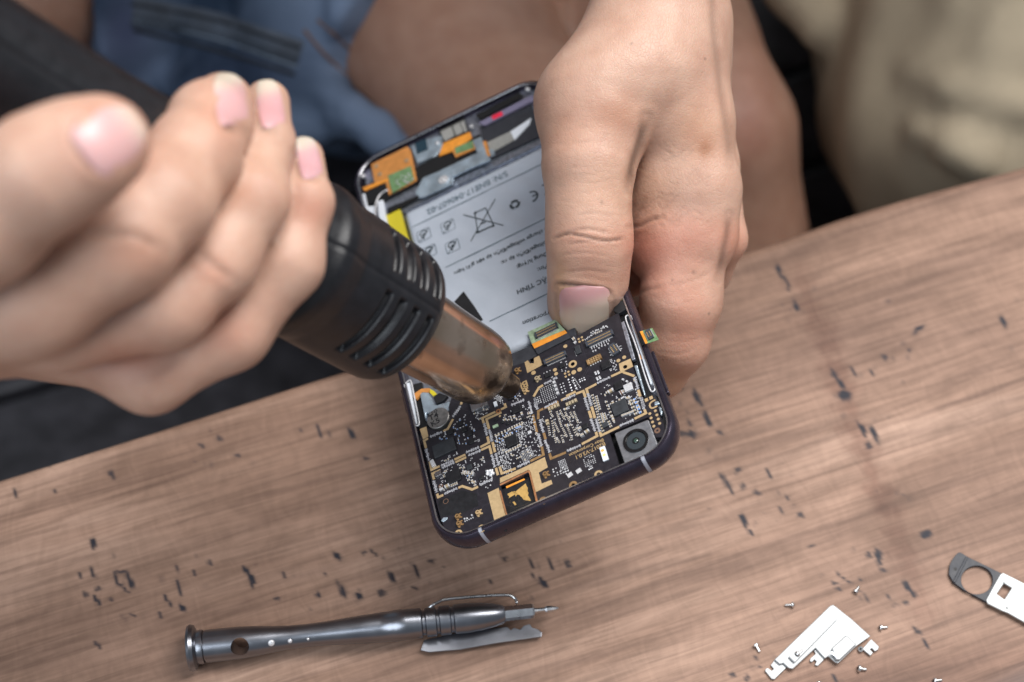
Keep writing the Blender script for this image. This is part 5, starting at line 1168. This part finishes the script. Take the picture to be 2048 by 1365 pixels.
def build_person():
    t = empty('person', 'seated person in denim shorts, one hand gripping the phone, the other round the air gun', 'person', (hip[0], hip[1], hip[2]))
    org = hip
    lo = np.array([U(1000, 820, 53), U(1520, -260, 53), U(1000, -260, 42), U(1520, 820, 42), U(1520, -260, 44), U(1000, 820, 44)])
    v1, f1 = nets(left_hand, lo.min(0)-.3, lo.max(0)+.3, .07)
    v1, fold_shade = carve(v1, left_hand, FL, 43, 50)
    px, py, _ = PIX(v1)
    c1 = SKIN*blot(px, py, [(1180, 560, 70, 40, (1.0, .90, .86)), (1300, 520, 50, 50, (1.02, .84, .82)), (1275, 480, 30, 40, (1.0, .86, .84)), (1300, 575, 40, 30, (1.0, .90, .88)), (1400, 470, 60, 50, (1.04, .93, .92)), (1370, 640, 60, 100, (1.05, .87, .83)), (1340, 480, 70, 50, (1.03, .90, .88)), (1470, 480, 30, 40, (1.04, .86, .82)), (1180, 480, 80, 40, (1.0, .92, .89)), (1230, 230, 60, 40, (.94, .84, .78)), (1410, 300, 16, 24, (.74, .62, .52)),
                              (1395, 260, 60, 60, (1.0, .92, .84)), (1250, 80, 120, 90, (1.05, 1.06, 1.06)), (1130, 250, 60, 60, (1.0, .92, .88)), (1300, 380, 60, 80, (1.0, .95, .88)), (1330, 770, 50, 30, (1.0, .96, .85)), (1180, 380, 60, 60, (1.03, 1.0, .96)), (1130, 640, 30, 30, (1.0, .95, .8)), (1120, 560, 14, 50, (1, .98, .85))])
    c1 *= (1-fold_shade*.6)[:, None]*np.array([1, 1, 1])  # crease shade painted into the skin colour
    for x, y, r in ((1203, 405, 2.5), (1262, 88, 2), (1388, 545, 3.5), (1418, 628, 2), (1345, 560, 2), (1410, 118, 2.5), (1150, 330, 2)): c1 *= 1-.5*np.exp(-(((px-x)**2+(py-y)**2)/r**2))[:, None]
    lo = np.array([U(-420, 900, 31), U(760, 900, 42), U(760, 60, 42), U(-420, 60, 27), U(-420, 900, 42), U(760, 60, 27), U(-420, 60, 42)])
    v2, f2 = nets(right_hand, lo.min(0), lo.max(0), .11)
    RF = [([(180, 470), (270, 470), (330, 500)], .03, 9), ([(395, 500), (430, 530), (470, 560)], .03, 8), ([(440, 215), (452, 250), (486, 262)], .05, 8), ([(150, 235), (148, 275), (175, 320), (215, 345)], .05, 9), ([(512, 205), (520, 250), (552, 262)], .04, 7), ([(588, 300), (600, 345), (634, 358)], .04, 6)]
    v2, fold_shade = carve(v2, right_hand, RF, 25, 44); px, py, _ = PIX(v2)
    c2 = SKIN*blot(px, py, [(430, 545, 40, 36, (1.12, .98, .95)), (480, 385, 40, 30, (1.05, .95, .88)), (220, 280, 90, 70, (1.04, .86, .84)), (270, 520, 60, 40, (1.05, .94, .9)), (250, 720, 80, 50, (1.03, .86, .82)), (460, 660, 60, 50, (1.03, .88, .85)), (440, 230, 50, 60, (1.02, .88, .84)), (620, 420, 40, 40, (1.02, .86, .82)), (100, 500, 80, 60, (.96, .96, .95))])*(1-fold_shade*.5)[:, None]  # finger fold shade multiplied into the colour as well
    # coarse rest of the body
    v3, f3 = nets(legs, np.array([-62, 18, -62]), np.array([42, 96, 62]), .9, 2)
    px, py, d3 = PIX(v3); tan = np.array([.62, .55, .51]); c3 = np.broadcast_to(SKIN*tan, v3.shape).copy()  # skin colour of legs and trunk darkened to stand in for shade
    c3 *= blot(px, py, [(1490, 250, 60, 70, (.92, .72, .72)), (1500, 130, 50, 80, (1.1, 1.0, 1.0))])
    wr = np.array([H_ARM[0][0], R_PALM[0][0]])
    for w in wr:
        k = np.exp(-(np.linalg.norm(v3-w, axis=1)/12)**2)[:, None]; c3 = c3*(1-k)+SKIN*k
    V = np.vstack([v1, v2, v3])-org; Fa = np.vstack([f1, f2+len(v1), f3+len(v1)+len(v2)])
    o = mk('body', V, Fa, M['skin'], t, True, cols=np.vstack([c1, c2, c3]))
    return t, o
person, pbody = build_person()

# --- nails: thin plates lying on the sculpted fingertips
def nail_material():
    m = bpy.data.materials.new('finger_nail'); m.use_nodes = True; N = m.node_tree.nodes; L = m.node_tree.links; b = N['Principled BSDF']
    at = N.new('ShaderNodeVertexColor'); at.layer_name = 'Col'; L.new(at.outputs[0], b.inputs['Base Color']); b.inputs['Roughness'].default_value = .34; b.inputs['Subsurface Weight'].default_value = .1; b.inputs['Subsurface Scale'].default_value = .002
    tc = N.new('ShaderNodeTexCoord'); n = N.new('ShaderNodeTexNoise'); n.inputs['Scale'].default_value = 500; L.new(tc.outputs['Object'], n.inputs[0]); bp = N.new('ShaderNodeBump'); bp.inputs['Strength'].default_value = .12; bp.inputs['Distance'].default_value = .0003; L.new(n.outputs[0], bp.inputs['Height']); L.new(bp.outputs[0], b.inputs['Normal'])
    return m
M['nail'] = nail_material()
def nail(fn, c, d, hl, hw, d0, pink, pale, split, lift=.025, taper=.0, square=3.0, wobble=0.0):
    """c: centre px, d: px direction towards the free edge, half length / half width px"""
    d = np.array(d, float)/np.linalg.norm(d); e = np.array([-d[1], d[0]]); nu, nv = 25, 31
    u, v = np.meshgrid(np.linspace(-1, 1, nu), np.linspace(-1, 1, nv), indexing='ij'); u = u.ravel(); v = v.ravel()
    w = (1-np.abs(np.clip(v, -1, 1))**square)**(1/square)
    w = np.where(v < 0, (1-np.abs(v)**5)**.2, w)*(1-taper*(v+1)/2); w = np.maximum(w, .02)
    px = c[0]+d[0]*v*hl+e[0]*u*hw*w; py = c[1]+d[1]*v*hl+e[1]*u*hw*w
    P = march(fn, px, py, d0); g = grad(fn, P, .04)
    edge = np.minimum(1-np.abs(u)**6, 1-np.abs(v)**10); P = P+g*(lift*edge-.012)[:, None]
    k = 1/(1+np.exp(-(v-split-wobble*u)*9)); col = np.outer(1-k, pink)+np.outer(k, pale); col *= (1-.25*np.exp(-((v+1)/.12)**2))[:, None]
    ii = np.arange(nu*nv).reshape(nu, nv); f = np.stack([ii[:-1, :-1], ii[:-1, 1:], ii[1:, 1:], ii[1:, :-1]], -1).reshape(-1, 4)
    V = np.vstack([P, P-g*.045])-hip; n = nu*nv; rim = np.concatenate([ii[0, :], ii[1:, -1], ii[-1, -2::-1], ii[-2:0:-1, 0]]); r2 = np.roll(rim, -1)
    f = np.vstack([f, f[:, ::-1]+n, np.stack([rim, rim+n, r2+n, r2], 1)]); mk('finger_nail', V, f, M['nail'], pbody, True, cols=np.vstack([col, col]))
nail(left_hand, (1169, 624), (0.03, 1), 53, 55, 42, (.54, .28, .28), (.66, .51, .40), -.30, .055, .12, 2.6, .25)
nail(right_hand, (224, 276), (.80, -.60), 70, 64, 26, (.62, .36, .35), (.62, .49, .40), .62, .03, .0, 2.2)
nail(right_hand, (462, 196), (-.22, -1), 56, 34, 32, (.60, .34, .34), (.60, .52, .42), .40, .03, .0, 2.4)
nail(right_hand, (540, 205), (-.20, -1), 52, 27, 34, (.60, .33, .34), (.60, .52, .42), .35, .03, .0, 2.4)
nail(right_hand, (617, 312), (-.25, -1), 46, 24, 35, (.60, .34, .36), (.60, .54, .45), .35, .03, .0, 2.4)

# --- denim shorts
def denim_material():
    m = bpy.data.materials.new('washed_denim'); m.use_nodes = True; N = m.node_tree.nodes; L = m.node_tree.links; b = N['Principled BSDF']; tc = N.new('ShaderNodeTexCoord')
    n = N.new('ShaderNodeTexNoise'); n.inputs['Scale'].default_value = 14; n.inputs['Detail'].default_value = 7; n.inputs['Distortion'].default_value = .8; L.new(tc.outputs['Object'], n.inputs[0])
    r = N.new('ShaderNodeValToRGB'); e = r.color_ramp.elements; e[0].position = .36; e[0].color = (.020, .036, .066, 1); e[1].position = .64; e[1].color = (.130, .175, .260, 1); L.new(n.outputs[0], r.inputs[0])
    at = N.new('ShaderNodeVertexColor'); at.layer_name = 'Col'; mx = N.new('ShaderNodeMix'); mx.data_type = 'RGBA'; mx.blend_type = 'MULTIPLY'; mx.inputs[0].default_value = 1; L.new(r.outputs[0], mx.inputs[6]); L.new(at.outputs[0], mx.inputs[7]); L.new(mx.outputs[2], b.inputs['Base Color'])
    b.inputs['Roughness'].default_value = .9; b.inputs['Specular IOR Level'].default_value = .2
    w = N.new('ShaderNodeTexNoise'); w.inputs['Scale'].default_value = 1800; L.new(tc.outputs['Object'], w.inputs[0]); bp = N.new('ShaderNodeBump'); bp.inputs['Strength'].default_value = .3; bp.inputs['Distance'].default_value = .0005; L.new(w.outputs[0], bp.inputs['Height']); L.new(bp.outputs[0], b.inputs['Normal'])
    return m
M['denim'] = denim_material()
D1 = pts4([(430, -260, 84, 330), (520, -60, 78, 285), (680, 20, 72, 232), (900, 130, 69, 225)])
D2 = pts4([(430, -260, 84, 330), (330, -20, 74, 205), (120, 60, 70, 130)])
D3 = pts4([(520, 60, 74, 190), (560, 140, 71, 140)])
HEM = pts4([(640, 165, 67.5, 34), (700, 225, 67, 34), (760, 262, 66.8, 30), (815, 300, 66.6, 26)])
FOLD = [pts4(q) for q in ([(600, 30, 71, 40), (640, 120, 69.2, 36), (665, 170, 68, 30)], [(330, 150, 71, 34), (450, 210, 69.5, 40), (560, 205, 69, 34)], [(420, 260, 70, 30), (540, 260, 69, 34), (640, 250, 68, 28)])]
hc, hr = U(812, 92, 70), None
hemn = U(900, 130, 69)-U(640, -10, 73); hemn /= np.linalg.norm(hemn)
hemR = U(190, 40, 70); hemRn = U(60, 60, 70)-U(320, 20, 72); hemRn /= np.linalg.norm(hemRn)
def shorts(p):
    a = chain(p, D1, 2.5); a = smax(a, (p-hc.astype(np.float32)) @ hemn.astype(np.float32), .5)
    b = chain(p, D2, 2.5); b = smax(b, (p-hemR.astype(np.float32)) @ hemRn.astype(np.float32), .5)
    d = smin(a, b, 1.5); d = smin(d, chain(p, D3, 1.5), 1.5); d = smin(d, chain(p, HEM, .5), .6)
    for C in FOLD: d = smin(d, chain(p, C, .4), .6)
    w = np.sin(p[:, 0]*.9+p[:, 2]*.6)*np.sin(p[:, 1]*.7-p[:, 0]*.5)*.28+np.abs(np.sin(p[:, 0]*.45-p[:, 1]*.35+p[:, 2]*.5))*.4+np.sin(p[:, 0]*2.1-p[:, 1]*1.3+p[:, 2])*.07
    return d-w
def strip(fn, pts, w, d0, m, name, parent, lift=.06):
    """seam or trim lying on a sculpted surface"""
    c = smooth_path(np.array(pts, float), 12); P = march(fn, c[:, 0], c[:, 1], d0, 80, .6); g = grad(fn, P, .1); t = np.gradient(P, axis=0); t /= np.linalg.norm(t, axis=1)[:, None]; s = np.cross(t, g)
    n = len(P); V = np.vstack([P+s*w/2+g*lift, P-s*w/2+g*lift, P+s*w/2-g*.1, P-s*w/2-g*.1])-hip; f = []
    for i in range(n-1): f += [(i, i+1, n+i+1, n+i), (i, 2*n+i, 2*n+i+1, i+1), (n+i, n+i+1, 3*n+i+1, 3*n+i)]
    return mk(name, V, f, m, parent, True)
def build_shorts():
    lo = np.array([hip-[34, 22, 12], hip+[26, 20, 14]])
    v, f = nets(shorts, np.array([-40, 38, -30]), np.array([14, 92, 16]), .33, 2)
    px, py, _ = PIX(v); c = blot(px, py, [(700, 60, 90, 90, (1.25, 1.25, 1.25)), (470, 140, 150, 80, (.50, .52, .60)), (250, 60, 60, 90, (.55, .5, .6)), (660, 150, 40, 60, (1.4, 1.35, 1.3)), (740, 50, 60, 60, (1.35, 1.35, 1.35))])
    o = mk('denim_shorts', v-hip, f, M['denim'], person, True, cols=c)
    M['denimdk'] = mat('dark_denim', (.062, .078, .105), .9, var=.35, scale=90)
    M['seamdk'] = mat('dark_seam', (.018, .022, .030), .9)
    M['denimlt'] = mat('faded_denim', (.12, .16, .22), .9, var=.2, scale=90)
    strip(shorts, [(265, 22), (430, 55), (600, 112)], 1.3, 60, M['denimdk'], 'pocket_hem', o, .03); strip(shorts, [(262, 42), (430, 78), (596, 135)], .12, 60, M['denimlt'], 'seam', o, .04)
    for q in ([(262, 8), (430, 40), (602, 96)], [(266, 60), (420, 98), (590, 150)]): strip(shorts, q, .16, 60, M['seamdk'], 'seam', o, .05)
    strip(shorts, [(608, 60), (650, 110), (705, 160)], .13, 60, M['stitch'], 'seam', o, .03); strip(shorts, [(635, 40), (690, 90), (740, 140)],   .12, 60, M['stitch'], 'seam', o, .03); strip(shorts, [(830, 5), (785, 70), (700, 150)], .2, 60, M['denimdk'], 'hem', o)
    return o
build_shorts()
# ------------------------------------------------------------------ second person: khaki trousers at the right
K1_ = pts4([(1880, -420, 88, 330), (1960, -80, 76, 350), (2040, 190, 70, 372), (2120, 520, 72, 330), (2140, 900, 90, 240)])
KF = [pts4(q) for q in ([(1850, -20, 66, 16), (1930, 20, 63.6, 20), (2000, 45, 62.6, 20), (2120, 55, 62, 20)], [(1830, 140, 64.5, 30), (1900, 175, 63, 34), (2060, 215, 61.8, 38)], [(1840, 262, 64, 20), (1900, 290, 63, 28), (1960, 315, 62.6, 24)], [(1880, 110, 64, 20), (1980, 110, 62.6, 28), (2080, 120, 62, 28)], [(1560, -60, 72, 60), (1640, 60, 70, 50)])]
def khaki(p):
    d = chain(p, K1_, 2.0)
    for C in KF: d = smin(d, chain(p, C, .6), 1.1)
    return d-np.sin(p[:, 0]*.6+p[:, 2]*.5)*np.sin(p[:, 1]*.5-p[:, 0]*.3)*.34-np.sin(p[:, 0]*1.3-p[:, 1]*1.1+p[:, 2]*.8)*.08
p2 = empty('person', 'second person at the right, only a khaki trouser leg showing beyond the table', 'person', tuple(K1_[2][0]))
v, f = nets(khaki, np.array([4, 12, -60]), np.array([52, 90, 14]), .5, 2); mk('khaki_trousers', v-K1_[2][0], f, M['khaki'], p2, True)
